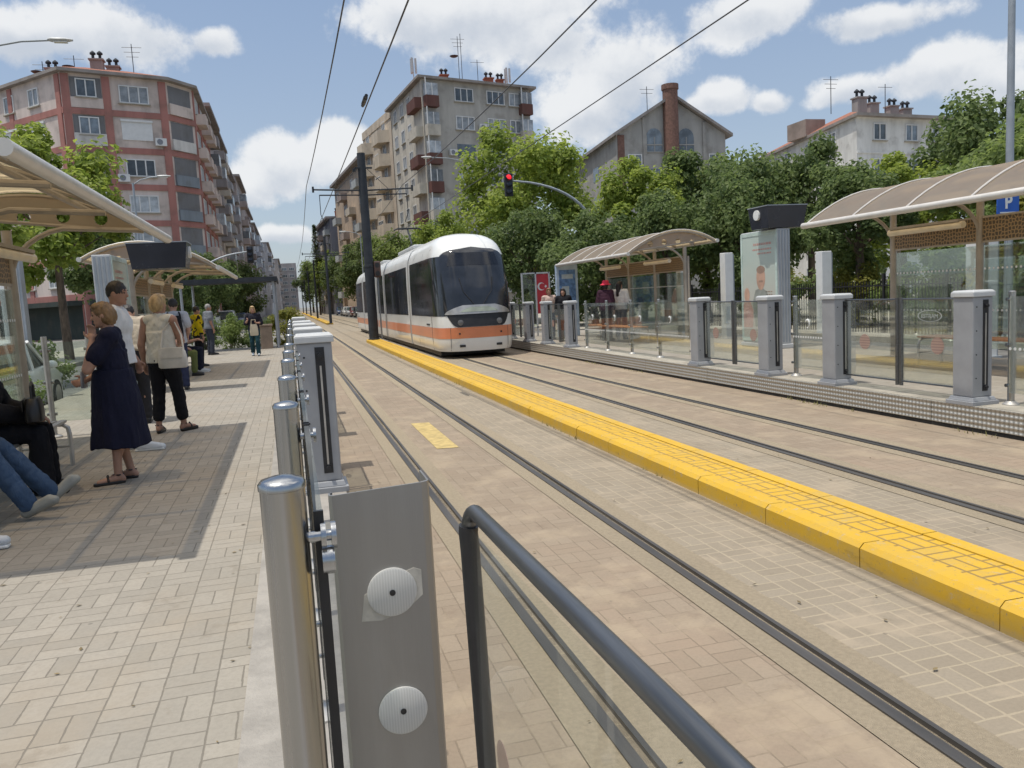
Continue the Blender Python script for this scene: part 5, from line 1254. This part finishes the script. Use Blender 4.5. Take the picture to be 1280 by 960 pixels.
for k, z in enumerate(fl):
    for (p, q), L in zip(edges, (L1, L2, L3, L4)):
        b.eblock('floor_band', p, q, -.02, L + .02, z - .25, z + .25, -.05, .09, red)
for (p, q), us in (((A, Bc), (L1 - .5, L1 * .45)), ((Bc, C_), (.25, 3.25, L2 - .25)), ((D_, E_), (.3, 5.2, 9.5, 13.6))):
    for u in us: b.eblock('pilaster', p, q, u - .3, u + .3, .0, 21.6, -.06, .11, red)
for k, z in enumerate(fl):
    # loggia strip beside the corner: dark panel painting the recess shade, parapet, glazed door
    b.eblock('loggia_shade', Bc, C_, .6, 2.9, z + .28, z + 2.72, -.1, .02, shade)
    if k in (1, 4): b.eblock('parapet', Bc, C_, .55, 2.95, z + .28, z + 1.25, .0, .16, whitew)
    else: b.eblock('parapet', Bc, C_, .55, 2.95, z + .28, z + 1.1, .02, .1, wallmat('blue rail', (.16, .18, .24)) if k in (2, 3, 0) else pink)
    b.win('dark2', Bc, C_, 1.75, z + 1.15)
    b.win(('light3', 'light3', 'light3', 'dark3', 'shut', 'light3')[k], Bc, C_, 5.35, z + .9)
    b.eblock('loggia_shade', C_, D_, .3, L3 - .3, z + .28, z + 2.72, -.1, .02, shade)
    b.eblock('parapet', C_, D_, .25, L3 - .25, z + .28, z + 1.2, .0, .2, whitew if k in (4,) else wallmat('blue panel', (.22, .25, .28)) if k < 4 else pink)
    for u in (2.4, 6.0, 9.8): b.win(('light2', 'shut', 'light2')[(k + int(u)) % 3], A, Bc, u, z + .9)
    for u in (2.7, 7.3, 11.5):
        b.eblock('bay', D_, E_, u - 1.2, u + 1.2, z + .26, z + 1.2, .0, .9 if k % 2 else .75, pink); b.win('dark3', D_, E_, u, z + 1.2)
for p, q, L in ((A, Bc, L1), (Bc, C_, L2)):
    b.eblock('shaded_shop_front', p, q, .3, L - .3, .1, 2.9, -.2, .13, wallmat('shop shade', (.045, .055, .05))); b.eblock('awning', p, q, .2, L - .2, 2.9, 3.3, .1, 1.4, wallmat('shaded awning', (.05, .06, .055)))  # near-black front and awning added for the street-level shade behind the shelter
hip(b, poly, 21.7, 1.6, .45, M['rooftile'], .6)
for x, y in ((-14.3, 78), (-13.4, 80), (-18.5, 81)): b.chimney(x, y, 22.2, 1.5, 1.0, wallmat('chimney pink', (.33, .26, .24)))
b.antenna(-11.6, 79, 22.3, 3.2); b.antenna(-19.5, 82, 22.3, 2.4, 2, True); b.antenna(-16.5, 80, 22.2, 2.5, 1, True)

def ac(b, A, B, u, z):
    mb = MB(); mb.b2((-.45, -.42, 0), (.45, -.08, .62)); mb.b2((-.3, -.08, .0), (-.25, .0, .08)); mb.b2((.25, -.08, .0), (.3, .0, .08)); o = b.place(mb.mesh('air_conditioner', M['upvc']), A, B, u, z)
    mb = MB(); mb.lathe([(.24, 0), (.24, .01), (.05, .015)], n=16); f = mb.build('fan_grille', M['greydark'], o); f.location = (-.1, -.425, .31); f.rotation_euler = (PI / 2, 0, 0)
for u, z in ((7.2, fl[0] + .5), (3.9, fl[3] + .4), (7.1, fl[4] + .5)): ac(b, Bc, C_, u, z)
# --- the row that follows it down the street
rows = [('grey lilac block with stacked balconies next to the red-banded one', 93.2, 106, 23.6, (.36, .33, .33)), ('tall beige block with rounded balconies in the near street row', 106.3, 124, 24.2, (.4, .36, .31)),
        ('pale grey block in the middle of the near street row', 124.3, 146, 23.4, (.4, .39, .4)), ('brownish block with dark roof in the near street row', 146.3, 168, 24.5, (.34, .29, .27)),
        ('pinkish block far down the near street row', 168.3, 205, 23.2, (.42, .35, .33)), ('grey block at the far bend of the street', 205.5, 255, 22.4, (.4, .4, .42)), ('pale block closing the near street row', 256, 330, 21.6, (.44, .43, .44)), ('brownish last block before the street\'s end', 331, 398, 21, (.4, .36, .34))]  # distant walls kept pale in place of haze
for i, (lb, y0, y1, H, col) in enumerate(rows):
    x = -7.25 - (i % 3) * .35 + (0 if i < 5 else (.6, 1.8, 4.2)[i - 5]); b = Bld('apartment_block', lb, (x - 8, (y0 + y1) / 2))
    col = tuple(c * 1.15 for c in col); wm = wallmat('row wall %d' % i, col); b.prism('wall', [(x - 14, y0), (x, y0), (x, y1), (x - 14, y1)], -.1, H, wm)
    p, q = (x, y0), (x, y1); L = y1 - y0; nb = 3 if L < 25 else 4
    wm2 = wallmat('row balcony %d' % i, tuple(min(.6, c * (.75, 1.2, .9, 1.15, .7, 1.1, 1., .9)[i]) for c in col))
    for k in range(6):
        z = 3.8 + k * (H - 4.6) / 6
        for j in range(nb):
            u = L * (j + .5) / nb
            if (j + i) % 2 == 0:
                b.eblock('balcony', p, q, u - L / nb * .3, u + L / nb * .3, z, z + 1.05, .01, 1.15, wm2)
                if k % 2 == j % 2: b.eblock('balcony_glazing', p, q, u - L / nb * .29, u + L / nb * .29, z + 1.06, z + 2.3, .01, 1.1, M['panelight'])
            else: b.win('dark3' if (k + j) % 3 else 'light3', p, q, u, z + .9)
        if i < 4 and k > 2: b.win('light2', (x - 14, y0), (x, y0), 12.3, z + .9)
    b.eblock('cornice', p, q, -.1, L + .05, H - .02, H + .35, -14, .7, wallmat('cornice %d' % (i % 2), (.27, .24, .23)))
    for j in range(2): b.chimney(x - 2.5 - j, y0 + L * (.3 + .35 * j), H + .3, 1.5, .9, None, 1)

# --- grey eight-storey block across the tracks
A, Bc, D_ = (15.2, 86.4), (28.2, 90.2), (13.8, 101)
Cc = (Bc[0] + D_[0] - A[0], Bc[1] + D_[1] - A[1]); poly = [A, Bc, Cc, D_]
b = Bld('apartment_block', 'tall grey block with brown corner balconies and masts on its roof', (20, 94))
gw = wallmat('warm grey', (.42, .4, .365)); gs = wallmat('pale side', (.52, .48, .41)); br = wallmat('brown parapet', (.14, .07, .06))
b.prism('wall', poly, -.1, 25.0, gw)
LF = (Vector(Bc) - Vector(A)).length; LS = (Vector(A) - Vector(D_)).length
for k in range(8):
    z = 1.3 + k * 2.97
    for u in (5.0, 9.0): b.win('darkw' if (k == 5) else ('light3' if (k + int(u)) % 2 else 'dark3'), A, Bc, u, z + .9)
    if k > 3: b.win('light2', A, Bc, 11.5, z + .9)
    for (p, q, u0, u1, s_) in ((A, Bc, .1, 1.6, 0), (A, Bc, LF - 1.5, LF - .05, 1)):
        b.eblock('balcony', p, q, u0, u1, z, z + 1.15, .0, .75, br if k % 3 else gs); o = b.eblock('balcony_glazing', p, q, u0 + .06, u1 - .06, z + 1.16, z + 2.4, .0, .68, M['panelight'])
        b.eblock('balcony_post', p, q, u0, u0 + .09, z + 1.16, z + 2.95, .6, .7, M['upvc']); b.eblock('balcony_post', p, q, (u0 + u1) / 2 - .05, (u0 + u1) / 2 + .05, z + 1.16, z + 2.4, .69, .72, M['upvc'])
    for u in (2.2, 5.6, 8.8): b.win('dark2' if (k + int(u)) % 2 else 'light2', D_, A, u, z + .95)
    b.eblock('side_balcony', D_, A, 10.8, LS - .3, z, z + 1.1, .0, .8, br if k % 2 else gs)
o = b.eblock('lit_side_coat', D_, A, .02, LS - .02, .2, 24.95, .0, .03, gs)  # paler coat puts the sun on this side into the wall colour
for u, z in ((6.7, 8.2), (10.4, 14.2), (3.2, 17.2), (7.1, 20.1)): ac(b, A, Bc, u, z)
hip(b, poly, 25.0, 1.1, .55, M['rooftile'], .9)
for x, y, w_ in ((19, 93, .9), (24.5, 94, 1.0), (26, 94.5, .8)): b.chimney(x, y, 25.6, 1.5, w_)
b.antenna(20.6, 92, 26, 5.2, 3, True); b.antenna(21.0, 92.3, 26, 5.6, 0); b.antenna(23, 93, 26, 3, 1)
for x in (15.2, 26.8):
    mb = MB(); X, Y = b.l((x, 91 if x < 20 else 94)); mb.tube([(X, Y, 25.4), (X, Y, 28.4)], .06, 8)
    for a in (0, 2.1, 4.2): mb.box((X + .3 * math.cos(a), Y + .3 * math.sin(a), 27.6), (.22, .16, 1.6))
    mb.build('mast', M['greylight'], b.t)

# --- cream block and the rest of the far row
b = Bld('apartment_block', 'cream block with angular balconies behind the big dark pole', (16, 110)); cr = wallmat('cream', (.5, .42, .33)); cr2 = wallmat('cream balcony', (.55, .47, .37))
A, D_ = (13.9, 102.6), (11.75, 117); b.prism('wall', [A, (24, 106), (22, 120), D_], -.1, 24.6, cr); LS = (Vector(A) - Vector(D_)).length
b.eblock('parapet', D_, A, 0, LS, 24.6, 25.6, -.4, .1, cr)
for k in range(8):
    z = 1.6 + k * 2.9
    for u0, u1 in ((.6, 5.0), (8.6, 13.4)):
        mb = MB(); d = (Vector(A) - Vector(D_)).normalized(); n = Vector((d.y, -d.x)); q = [Vector(D_) + d * u for u in (u0, u1)]
        pl = [q[0], q[1], q[1] - d * .9 + n * 1.3, q[0] + d * .9 + n * 1.3]; b.prism('balcony', [(v.x, v.y) for v in pl], z, z + 1.5, cr2)
    b.win('dark3', D_, A, 6.8, z + 1.0); b.win('dark2', D_, A, 2.8, z + 1.5); b.win('dark2', D_, A, 11, z + 1.5)
    b.win('light2', A, (24, 106), 1.6, z + 1.0)
far = [('ochre edged block with grey balconies beyond the cream one', [(11.7, 118), (9.2, 148)], 22.4, (.46, .36, .27)), ('dark narrow block at the far end of the tracks', [(8.9, 165), (7.3, 192)], 19.0, (.15, .15, .17)), ('pale distant block beyond the dark one', [(9, 200), (9, 260)], 18, (.4, .38, .37))]
for i, (lb, (p0, p1), H, col) in enumerate(far):
    b = Bld('apartment_block', lb, (p0[0] + 6, p0[1] + 10)); wm = wallmat('far wall %d' % i, col)
    b.prism('wall', [p0, (p0[0] + 12, p0[1] + 2), (p1[0] + 12, p1[1]), p1], -.1, H, wm); LS = (Vector(p0) - Vector(p1)).length
    for k in range(6):
        z = 3 + k * (H - 3.5) / 6
        for j in range(4):
            u = LS * (j + .5) / 4
            if (j + k) % 2: b.win('light3', p1, p0, u, z + .9)
            else: b.eblock('balcony', p1, p0, u - 2, u + 2, z, z + 1.1, 0, 1.0, wallmat('far balcony %d' % (j % 3), ((.4, .42, .42), (.36, .3, .27), (.5, .44, .36))[j % 3]))
        if i == 0: b.win('light2', p0, (p0[0] + 12, p0[1] + 2), 1.6, z + .9)
    b.eblock('cornice', p1, p0, -.1, LS + .1, H, H + .4, -12, .8, wallmat('cornice 0', (.27, .24, .23)))
    b.chimney(p0[0] + 2, p0[1] + 8, H + .3, 1.8)
# --- the street's far end
b = Bld('apartment_block', 'hazy pale block where the street vanishes', (0, 420)); b.prism('wall', [(-24, 400), (4.2, 400), (4.2, 430), (-24, 430)], 0, 23, wallmat('hazy wall', (.36, .33, .32)))
for k in range(6):
    for j in range(6): b.win('dark3', (-24, 400), (4.2, 400), 9 + j * 3.4, 3 + k * 3.3)
# --- gabled block with the brick stack
b = Bld('gabled_block', 'grey gabled house with tall brick chimney stack rising through its front', (38, 80)); gg = wallmat('grey stone', (.35, .345, .33)); rb = mat('brown brick', (.17, .095, .075), .9, var=.25, scale=5, bump=.4)
A, Bc = (32.2, 75), (44.2, 75); ez, az_ = 17.0, 20.5; mx = 38.2
mb = MB(); O = b.o
def L_(x, y, z): return (x - O.x, y - O.y, z)
mb.add([L_(32.2, 75, 0), L_(44.2, 75, 0), L_(44.2, 75, ez), L_(mx, 75, az_), L_(32.2, 75, ez), L_(34.2, 92, 0), L_(46.2, 92, 0), L_(46.2, 92, ez), L_(mx + 2, 92, az_), L_(34.2, 92, ez)], [(0, 1, 2, 3, 4), (9, 8, 7, 6, 5), (0, 4, 9, 5), (1, 6, 7, 2)]); o = mb.build('wall', gg, b.t); fix_normals(o)
mb = MB()
for s, x0 in ((-1, 32.2), (1, 44.2)):
    dx = (x0 - mx) * 1.09; z_ = az_ - (az_ - ez) * 1.09
    mb.loft([[L_(mx, y, az_ + .05), L_(mx, y, az_ + .35), L_(mx + dx, y, z_ + .3), L_(mx + dx, y, z_)] if y < 80 else [L_(mx + 2, y, az_ + .05), L_(mx + 2, y, az_ + .35), L_(mx + 2 + dx, y, z_ + .3), L_(mx + 2 + dx, y, z_)] for y in (74.4, 92.5)], smooth=False)
o = mb.build('roof', wallmat('grey roof', (.27, .25, .24)), b.t); fix_normals(o)
mb = MB(); mb.lathe([(.75, 0), (.75, 21.2), (.85, 21.22), (.85, 21.7)], L_(38.0, 74.7, 0), 16); mb.build('chimney_stack', rb, b.t)
for u in (3.0, 9.6): b.eblock('pilaster', A, Bc, u - .2, u + .2, 0, 18.6 if u < 5 else 18.2, 0, .12, gg)
b.eblock('brick_strip', A, Bc, .1, .8, 0, 16.9, 0, .1, rb)
for s in (-1, 1):
    for k in range(4):
        z = 15.2 - k * 3.1; cx = 5.8 + s * 1.75
        mb = MB(); pts = [(-.85, 0), (.85, 0), (.85, 1.5)] + ([(.85 * math.cos(a), 1.5 + .85 * math.sin(a)) for a in [j * PI / 8 for j in range(1, 8)]] if k == 0 else []) + [(-.85, 1.5)]
        mb.add([(x, -.05, y) for x, y in pts] + [(x, .05, y) for x, y in pts], [tuple(range(len(pts)))] + [(i, (i + 1) % len(pts), len(pts) + (i + 1) % len(pts), len(pts) + i) for i in range(len(pts))])
        me = mb.mesh('window', M['pane']); o = b.place(me, A, Bc, cx, z); fix_normals(o)
        mb = MB(); mb.b2((-.9, -.12, .7), (.9, -.04, .8)); mb.b2((-.04, -.08, 0), (.04, -.04, 1.5)); mb.b2((-.9, -.12, 0), (.9, -.06, .08)); mb.build('frame', M['upvc'] if k else gg, o)
for k in range(4): b.win('dark2', A, Bc, 1.9, 13.6 - k * 3.1); b.win('darkw', (34.2, 92), A, 9, 13.6 - k * 3.1); b.win('dark2', Bc and A, Bc, 10.8, 13.6 - k * 3.1)
b.antenna(38, 80, 20.4, 2.5, 2)
# --- white block on the right
b = Bld('white_block', 'white corner house with red tiled roof and chimneys behind the trees', (54, 68)); wh = wallmat('white wall', (.66, .65, .62)); A, Bc, D_ = (48, 60), (59.5, 61.5), (52.6, 82)
poly = [A, Bc, (Bc[0] + 4.6, Bc[1] + 22), D_]; b.prism('wall', poly, -.1, 15.4, wh)
for k in range(5):
    z = .6 + k * 3.0
    for u in (2.6, 6.4, 9.6): b.win('dark2' if u < 9 else 'light2', A, Bc, u, z + .9)
    for u in (3, 8, 13, 18): b.win('dark2', D_, A, u, z + .9)
    b.eblock('string_course', A, Bc, 0, 11.5, z + 2.75, z + 2.9, 0, .08, wh)
hip(b, poly, 15.4, 1.5, .5, M['rooftile'], .8)
for x, y in ((51.5, 64), (54.5, 66), (57.6, 67), (60, 68)): b.chimney(x, y, 16.2, 1.7, 1.0, wallmat('grey chimney', (.3, .29, .28)), 2)
mb = MB(); mb.b2((-4.6, 1, 15.6), (-2.4, 4, 17.2)); mb.build('stair_tower', wallmat('brown tower', (.3, .24, .21)), b.t); b.antenna(50, 66, 17, 3.4); b.antenna(56, 66, 16.8, 3, 1)

# ------------------------------------------------------------------ trees, hedges, fence
def crown_mesh(seed, rx, rz, n, ls, m, ncl=26, flat=1.0, lean=0.):
    r = random.Random(seed); mb = MB(); cl = []
    for i in range(ncl):
        while True:
            p = Vector((r.uniform(-1, 1), r.uniform(-1, 1), r.uniform(-1, 1)))
            if .25 < p.length < 1: break
        p = p * (.88 / max(p.length, .6)) if r.random() < .7 else p * .7
        tp = 1 - .28 * max(0, p.z)
        cl.append((Vector((p.x * rx * tp, p.y * rx * tp, p.z * rz)), r.uniform(.2, .4) * min(rx, rz)))
    for i in range(n):
        c, cr_ = cl[r.randrange(ncl)] if r.random() > .06 else (Vector((0, 0, 0)), rx * .8)
        d = Vector((r.gauss(0, 1), r.gauss(0, 1), r.gauss(0, .8))); d = d.normalized() * cr_ * (r.random() ** .45) * 1.05
        p = c + d
        nrm_ = (d.normalized() * .7 + Vector((r.gauss(0, .5), r.gauss(0, .5), .5 + r.gauss(0, .4)))).normalized()
        a = nrm_.cross(Vector((r.gauss(0, 1), r.gauss(0, 1), r.gauss(0, 1)))).normalized(); b_ = nrm_.cross(a)
        s = ls * r.uniform(.6, 1.35)
        mb.add([p - a * s * .5, p - b_ * s * .34 + nrm_ * s * .08, p + a * s * .5 - nrm_ * s * .1, p + b_ * s * .34 + nrm_ * s * .08], [(0, 1, 2, 3)])
    return mb.mesh('crown', m)
CR = {'maple': crown_mesh(1, 3.9, 5.0, 15000, .3, M['leafA'], 46), 'a': crown_mesh(2, 2.6, 2.7, 9000, .24, M['leafB'], 30), 'b': crown_mesh(3, 2.8, 2.5, 9000, .24, M['leafC'], 26), 'c': crown_mesh(4, 2.5, 3.0, 9000, .24, M['leafA'], 28),
      'd': crown_mesh(5, 3.2, 3.0, 10000, .27, M['leafC'], 34), 'y': crown_mesh(6, 1.5, 1.6, 4500, .17, M['leafY'], 18)}
CRN = {}
def make_tree(label, x, y, key, zc, s=1., sz=None, z0=.11, trunk=.16, group=None):
    t = thing('tree', label, 'tree', (x, y, z0), random.uniform(0, 6.28), group); sz = sz or s
    c = bpy.data.objects.new('crown', CR[key]); COL.objects.link(c); c.parent = t; c.location = (0, 0, zc); c.scale = (s, s, sz)
    r = random.Random(int(x * 31 + y * 7)); mb = MB(); h = zc * 1.0
    tp = [(0, 0, -.1), (.05 * r.uniform(-1, 1), .05 * r.uniform(-1, 1), h * .3), (.12 * r.uniform(-1, 1), .12 * r.uniform(-1, 1), h * .65), (.2 * r.uniform(-1, 1), .2 * r.uniform(-1, 1), h)]
    mb.tube(tp, trunk * 1.25, 9, r1=trunk * .6); rr = 2.4 * s
    for k in range(6):
        a = k * 1.05 + r.uniform(0, .5); z1 = h * r.uniform(.55, .8)
        mb.tube([(0, 0, z1), (rr * .35 * math.cos(a), rr * .35 * math.sin(a), z1 + sz * .7), (rr * .75 * math.cos(a), rr * .75 * math.sin(a), z1 + sz * r.uniform(1.0, 1.9))], trunk * .45, 6, r1=trunk * .12)
    mb.build('trunk', M['bark'], t); return t
make_tree('tall bright green maple-like tree behind the red traffic light', 15.2, 50, 'maple', 8.0, 1.08, 1.02, trunk=.22)
make_tree('bright tree between the tall maple-like tree and the gabled house', 18.2, 39.5, 'c', 5.7, 1.0, 1.0)
make_tree('dark rounded tree before the gabled house front', 21.6, 41, 'b', 6.2, 1.05, 1.1)
make_tree('mid green tree before the right end of the gabled house', 24.6, 41.5, 'a', 6.5, 1.0, 1.2)
make_tree('dark dense tree standing behind the poster pylon', 20.4, 33, 'd', 4.4, .8, .95)
make_tree('tall loose tree hiding the white house corner', 22.8, 31.5, 'b', 5.3, .85, 1.0)
make_tree('broad dark tree left of the tall lamp post before the white house', 32.2, 31.0, 'd', 6.3, 1.05, 1.15)
make_tree('broad mid green tree directly behind the tall lamp post', 36.5, 32, 'a', 6.6, 1.2, 1.2)
make_tree('lower round tree in front of the white house', 28.0, 31.8, 'c', 4.6, .95, .95)
make_tree('low dark tree hanging over the canopy tip on far platform', 18.2, 22.6, 'b', 3.7, .7, .65)
make_tree('mid green tree rising behind the parking sign', 21.5, 19.5, 'a', 4.2, .95, .9)
make_tree('leafy tree at the frame edge behind the far canopy', 26, 22.5, 'd', 4.6, .9, .95)
make_tree('dark tree filling the gap behind the flag case', 13.4, 44, 'd', 3.8, .85, .9)
make_tree('shaded tree just behind the end of red-hat shelter', 16.4, 33, 'b', 3.6, .8, .9)
make_tree('low dark tree behind the middle of red-hat shelter', 16.9, 37, 'b', 2.9, .85, .85)
make_tree('low green tree behind the bright tree and red-hat shelter', 14.6, 37.5, 'd', 3.0, .8, .85)
make_tree('low tree at the foot of the gabled house', 20.6, 37, 'a', 3.2, .95, .95)
make_tree('dark tree between the red-hat shelter and poster pylon', 18.6, 30, 'd', 3.4, .72, .85)
for i, (x, y, k, zc, s, lb) in enumerate(((15.2, 82, 'a', 6.6, 1.3, 'mid green tree just above the tram roof'), (13.2, 70, 'c', 5.6, 1.1, 'bright tree to the right above the tram roof'), (12.2, 96, 'a', 6.8, 1.3, 'tree right beside the big dark pole'), (11.0, 112, 'b', 6.6, 1.35, 'dark tree in front of the ochre edged block'), (10.6, 128, 'b', 7.0, 1.4, 'dark tree beyond the tram\'s tail'), (10.2, 150, 'd', 7.0, 1.3, 'very dark tree above the parked cars'), (9.0, 172, 'c', 8.0, 1.5, 'bright tree below the dark narrow block'), (7.6, 200, 'a', 9.0, 1.7, 'tall green tree where the tracks vanish'), (6.6, 245, 'b', 9.0, 1.9, 'farthest tree on the tracks\' far side'))):
    make_tree(lb, x, y, k, zc, s, s * 1.15, group=None, trunk=.24)
for i, (x, y, k, zc, s, lb) in enumerate(((-8.6, 24.5, 'c', 5.0, .85, 'leafy street tree behind the back edge of near canopy'), (-11.5, 22, 'a', 5.9, 1.0, 'tree at frame edge behind the near canopy'), (-8.9, 36.5, 'c', 6.2, 1.15, 'bright leafy tree in front of the red-banded block'), (-9.0, 45, 'b', 4.4, .95, 'dark tree before the ground floor of the red-banded block'), (-7.0, 58, 'b', 3.6, .85, 'dark round tree above the flat-roofed shelter'), (-6.9, 70, 'd', 3.8, .9, 'dark tree over the waiting white van'), (-6.8, 92, 'b', 4.4, 1.1, 'tree along the near street row'), (-6.6, 118, 'd', 4.6, 1.2, 'small dark tree far down the near street row'))):
    make_tree(lb, x, y, k, zc, s, s)
# a conifer beside the dark block
t = thing('conifer', 'dark pointed conifer beside the dark narrow block', 'tree', (6.0, 172, .1)); r = random.Random(9); mb = MB()
for i in range(3500):
    z = r.random() ** .8 * 17; R_ = (17.5 - z) * .14 * (.6 + .4 * math.sin(z * 4) ** 2) * r.random() ** .4; a = r.uniform(0, 6.28); p = Vector((R_ * math.cos(a), R_ * math.sin(a), z + 1.5)); d = Vector((math.cos(a), math.sin(a), -.3)) * .4; e = Vector((-math.sin(a), math.cos(a), 0)) * .13
    mb.add([p, p + d * .6 + e, p + d, p + d * .6 - e], [(0, 1, 2, 3)])
mb.build('crown', M['leafC'], t); mb = MB(); mb.tube([(0, 0, -.1), (0, 0, 18)], .22, 8, r1=.03); mb.build('trunk', M['bark'], t)

def make_shrub(label, x, y, z, s, key, sz=None, group=None):
    t = thing('shrub', label, 'shrub', (x, y, z), random.uniform(0, 6), group); c = bpy.data.objects.new('foliage', CR[key]); COL.objects.link(c); c.parent = t; sz = sz or s
    c.scale = (s, s, sz); c.location = (0, 0, 1.35 * sz)
    mb = MB()
    for k in range(5): a = k * 1.3; mb.tube([(0, 0, -.03), (.3 * s * math.cos(a), .3 * s * math.sin(a), .9 * sz), (.7 * s * math.cos(a), .7 * s * math.sin(a), 1.7 * sz)], .03, 5, r1=.01)
    mb.build('stem', M['bark'], t)
CR['h'] = crown_mesh(11, 1.7, 1.5, 5000, .15, M['leafB'], 20); CR['k'] = crown_mesh(12, 1.6, 1.5, 5000, .15, M['leafC'], 20)
sh = ['golden green shrub below the white pillar behind the pylon', 'golden shrub behind the iron fence by the pylon', 'dark shrub behind the iron fence', 'green shrub seen under the canopy with parking sign', 'leafy shrub behind the ornament panel']
for i, (x, y, s, k) in enumerate(((17.6, 26.5, .75, 'y'), (17.9, 22.5, .7, 'y'), (18.0, 19.6, .8, 'h'), (17.8, 16.4, .85, 'y'), (17.4, 13.6, .95, 'h'), (17.6, 11.0, .95, 'k'), (18.4, 15.0, 1.2, 'k'), (18.6, 18.0, 1.1, 'h'), (18.8, 24.4, 1.0, 'k'), (17.8, 29, .9, 'k'), (19.5, 12.2, 1.4, 'h'), (17.6, 8.8, 1.0, 'h'), (19.8, 16.8, 1.4, 'y'))):
    make_shrub('hedge shrub behind the iron fence, %s counted away from the camera' % ORD[sorted([26.5, 22.5, 19.6, 16.4, 13.6, 11.0, 15.0, 18.0, 24.4, 29, 12.2, 8.8, 16.8]).index(y)] if sorted([26.5, 22.5, 19.6, 16.4, 13.6, 11.0, 15.0, 18.0, 24.4, 29, 12.2, 8.8, 16.8]).index(y) < 12 else 'shrub at the far end of the fence hedge', x, y, .12, s, k, group='shrubs behind the iron fence')
for i, (x, y, s, k, lb) in enumerate(((-4.9, 30.5, .55, 'k', 'dark shrub at kerb by the man leaning on a post'), (-2.6, 37.6, .55, 'h', 'shrub right behind the walking blonde woman'), (-1.4, 37.2, .5, 'k', 'shrub beside the brown stone planter'), (-.2, 38, .6, 'y', 'yellow green shrub past the slim shelter post'), (-.3, 42, .6, 'y', 'yellow green shrub along the track beyond the platform end'), (-3.8, 39, .7, 'k', 'larger dark shrub beyond the flat-roofed shelter'), (-5.2, 18.8, .5, 'k', 'low shrub at the kerb near the white hatchback'), (-4.75, 14.6, .42, 'h', 'low leafy shrub behind the glass side screen'), (-4.8, 13.2, .4, 'k', 'small dark shrub nearest to the glass side screen'))):
    make_shrub(lb, x, y, -.02 if x < -4.4 or y > 36 else P, s, k)
t = thing('stone_planter', 'brown stone planter pier by the slim shelter post', 'planter', (-.95, 31.6, P)); mb = MB(); mb.box((0, 0, .42), (.42, .5, .84)); mb.box((0, 0, .88), (.5, .58, .08)); mb.build('body', M['hedgewall'], t, bevel=.02)
# iron fence
t = thing('iron_fence', 'dark iron railing fence in front of the hedge', 'fence', (16.4, 8, .12)); mb = MB(); n = 0
for k in range(190): mb.box((0, k * .12, .75), (.022, .022, 1.5))
mb.build('picket', M['black'], t)['kind'] = 'stuff'
mb = MB(); mb.b2((-.02, 0, .2), (.02, 22.8, .24)); mb.b2((-.02, 0, 1.34), (.02, 22.8, 1.38)); mb.build('rail_bar', M['black'], t)
for k in range(11): mb = MB(); mb.box((0, k * 2.28, .85), (.07, .07, 1.7)); mb.build('post', M['black'], t)

# dry weeds along the foot of the far platform and in the kerb joints
r = random.Random(3); mb = MB()
for i in range(900):
    k = r.random()
    if k < .7: x, y = 7.04 - abs(r.gauss(0, .03)), 4 + 22 * r.random()
    else: x, y = 3.19 - abs(r.gauss(0, .012)), 1 + 30 * r.random()
    if math.sin(y * 2.1) + math.sin(y * .73 + 1) < .5: continue
    h = r.uniform(.015, .06); a = r.uniform(0, 6.28); d = Vector((math.cos(a), math.sin(a), 0)); e = Vector((-d.y, d.x, 0)) * .006; p = Vector((x, y, 0))
    mb.add([p - e, p + e, p + d * h * .5 + Vector((0, 0, h))], [(0, 1, 2)])
mb.build('weeds', mat('dry weeds', (.22, .2, .07), .9, var=.4, scale=9), kind='stuff')
r = random.Random(5); mb = MB()
for i in range(260):
    x, y = r.choice(((r.uniform(.4, 7), r.uniform(1.5, 14)), (r.uniform(-3, -.1), r.uniform(2, 12)))); z = .012 if x > .3 else P + .006
    a = r.uniform(0, 6.28); s = r.uniform(.006, .02); d = Vector((math.cos(a), math.sin(a), r.uniform(-.1, .3))) * s; e = Vector((-d.y, d.x, 0)) * .5; p = Vector((x, y, z))
    mb.add([p - d, p + e, p + d, p - e], [(0, 1, 2, 3)])
mb.build('leaf_litter', mat('dry leaf litter', (.16, .12, .06), .9, var=.6, scale=3), kind='stuff')
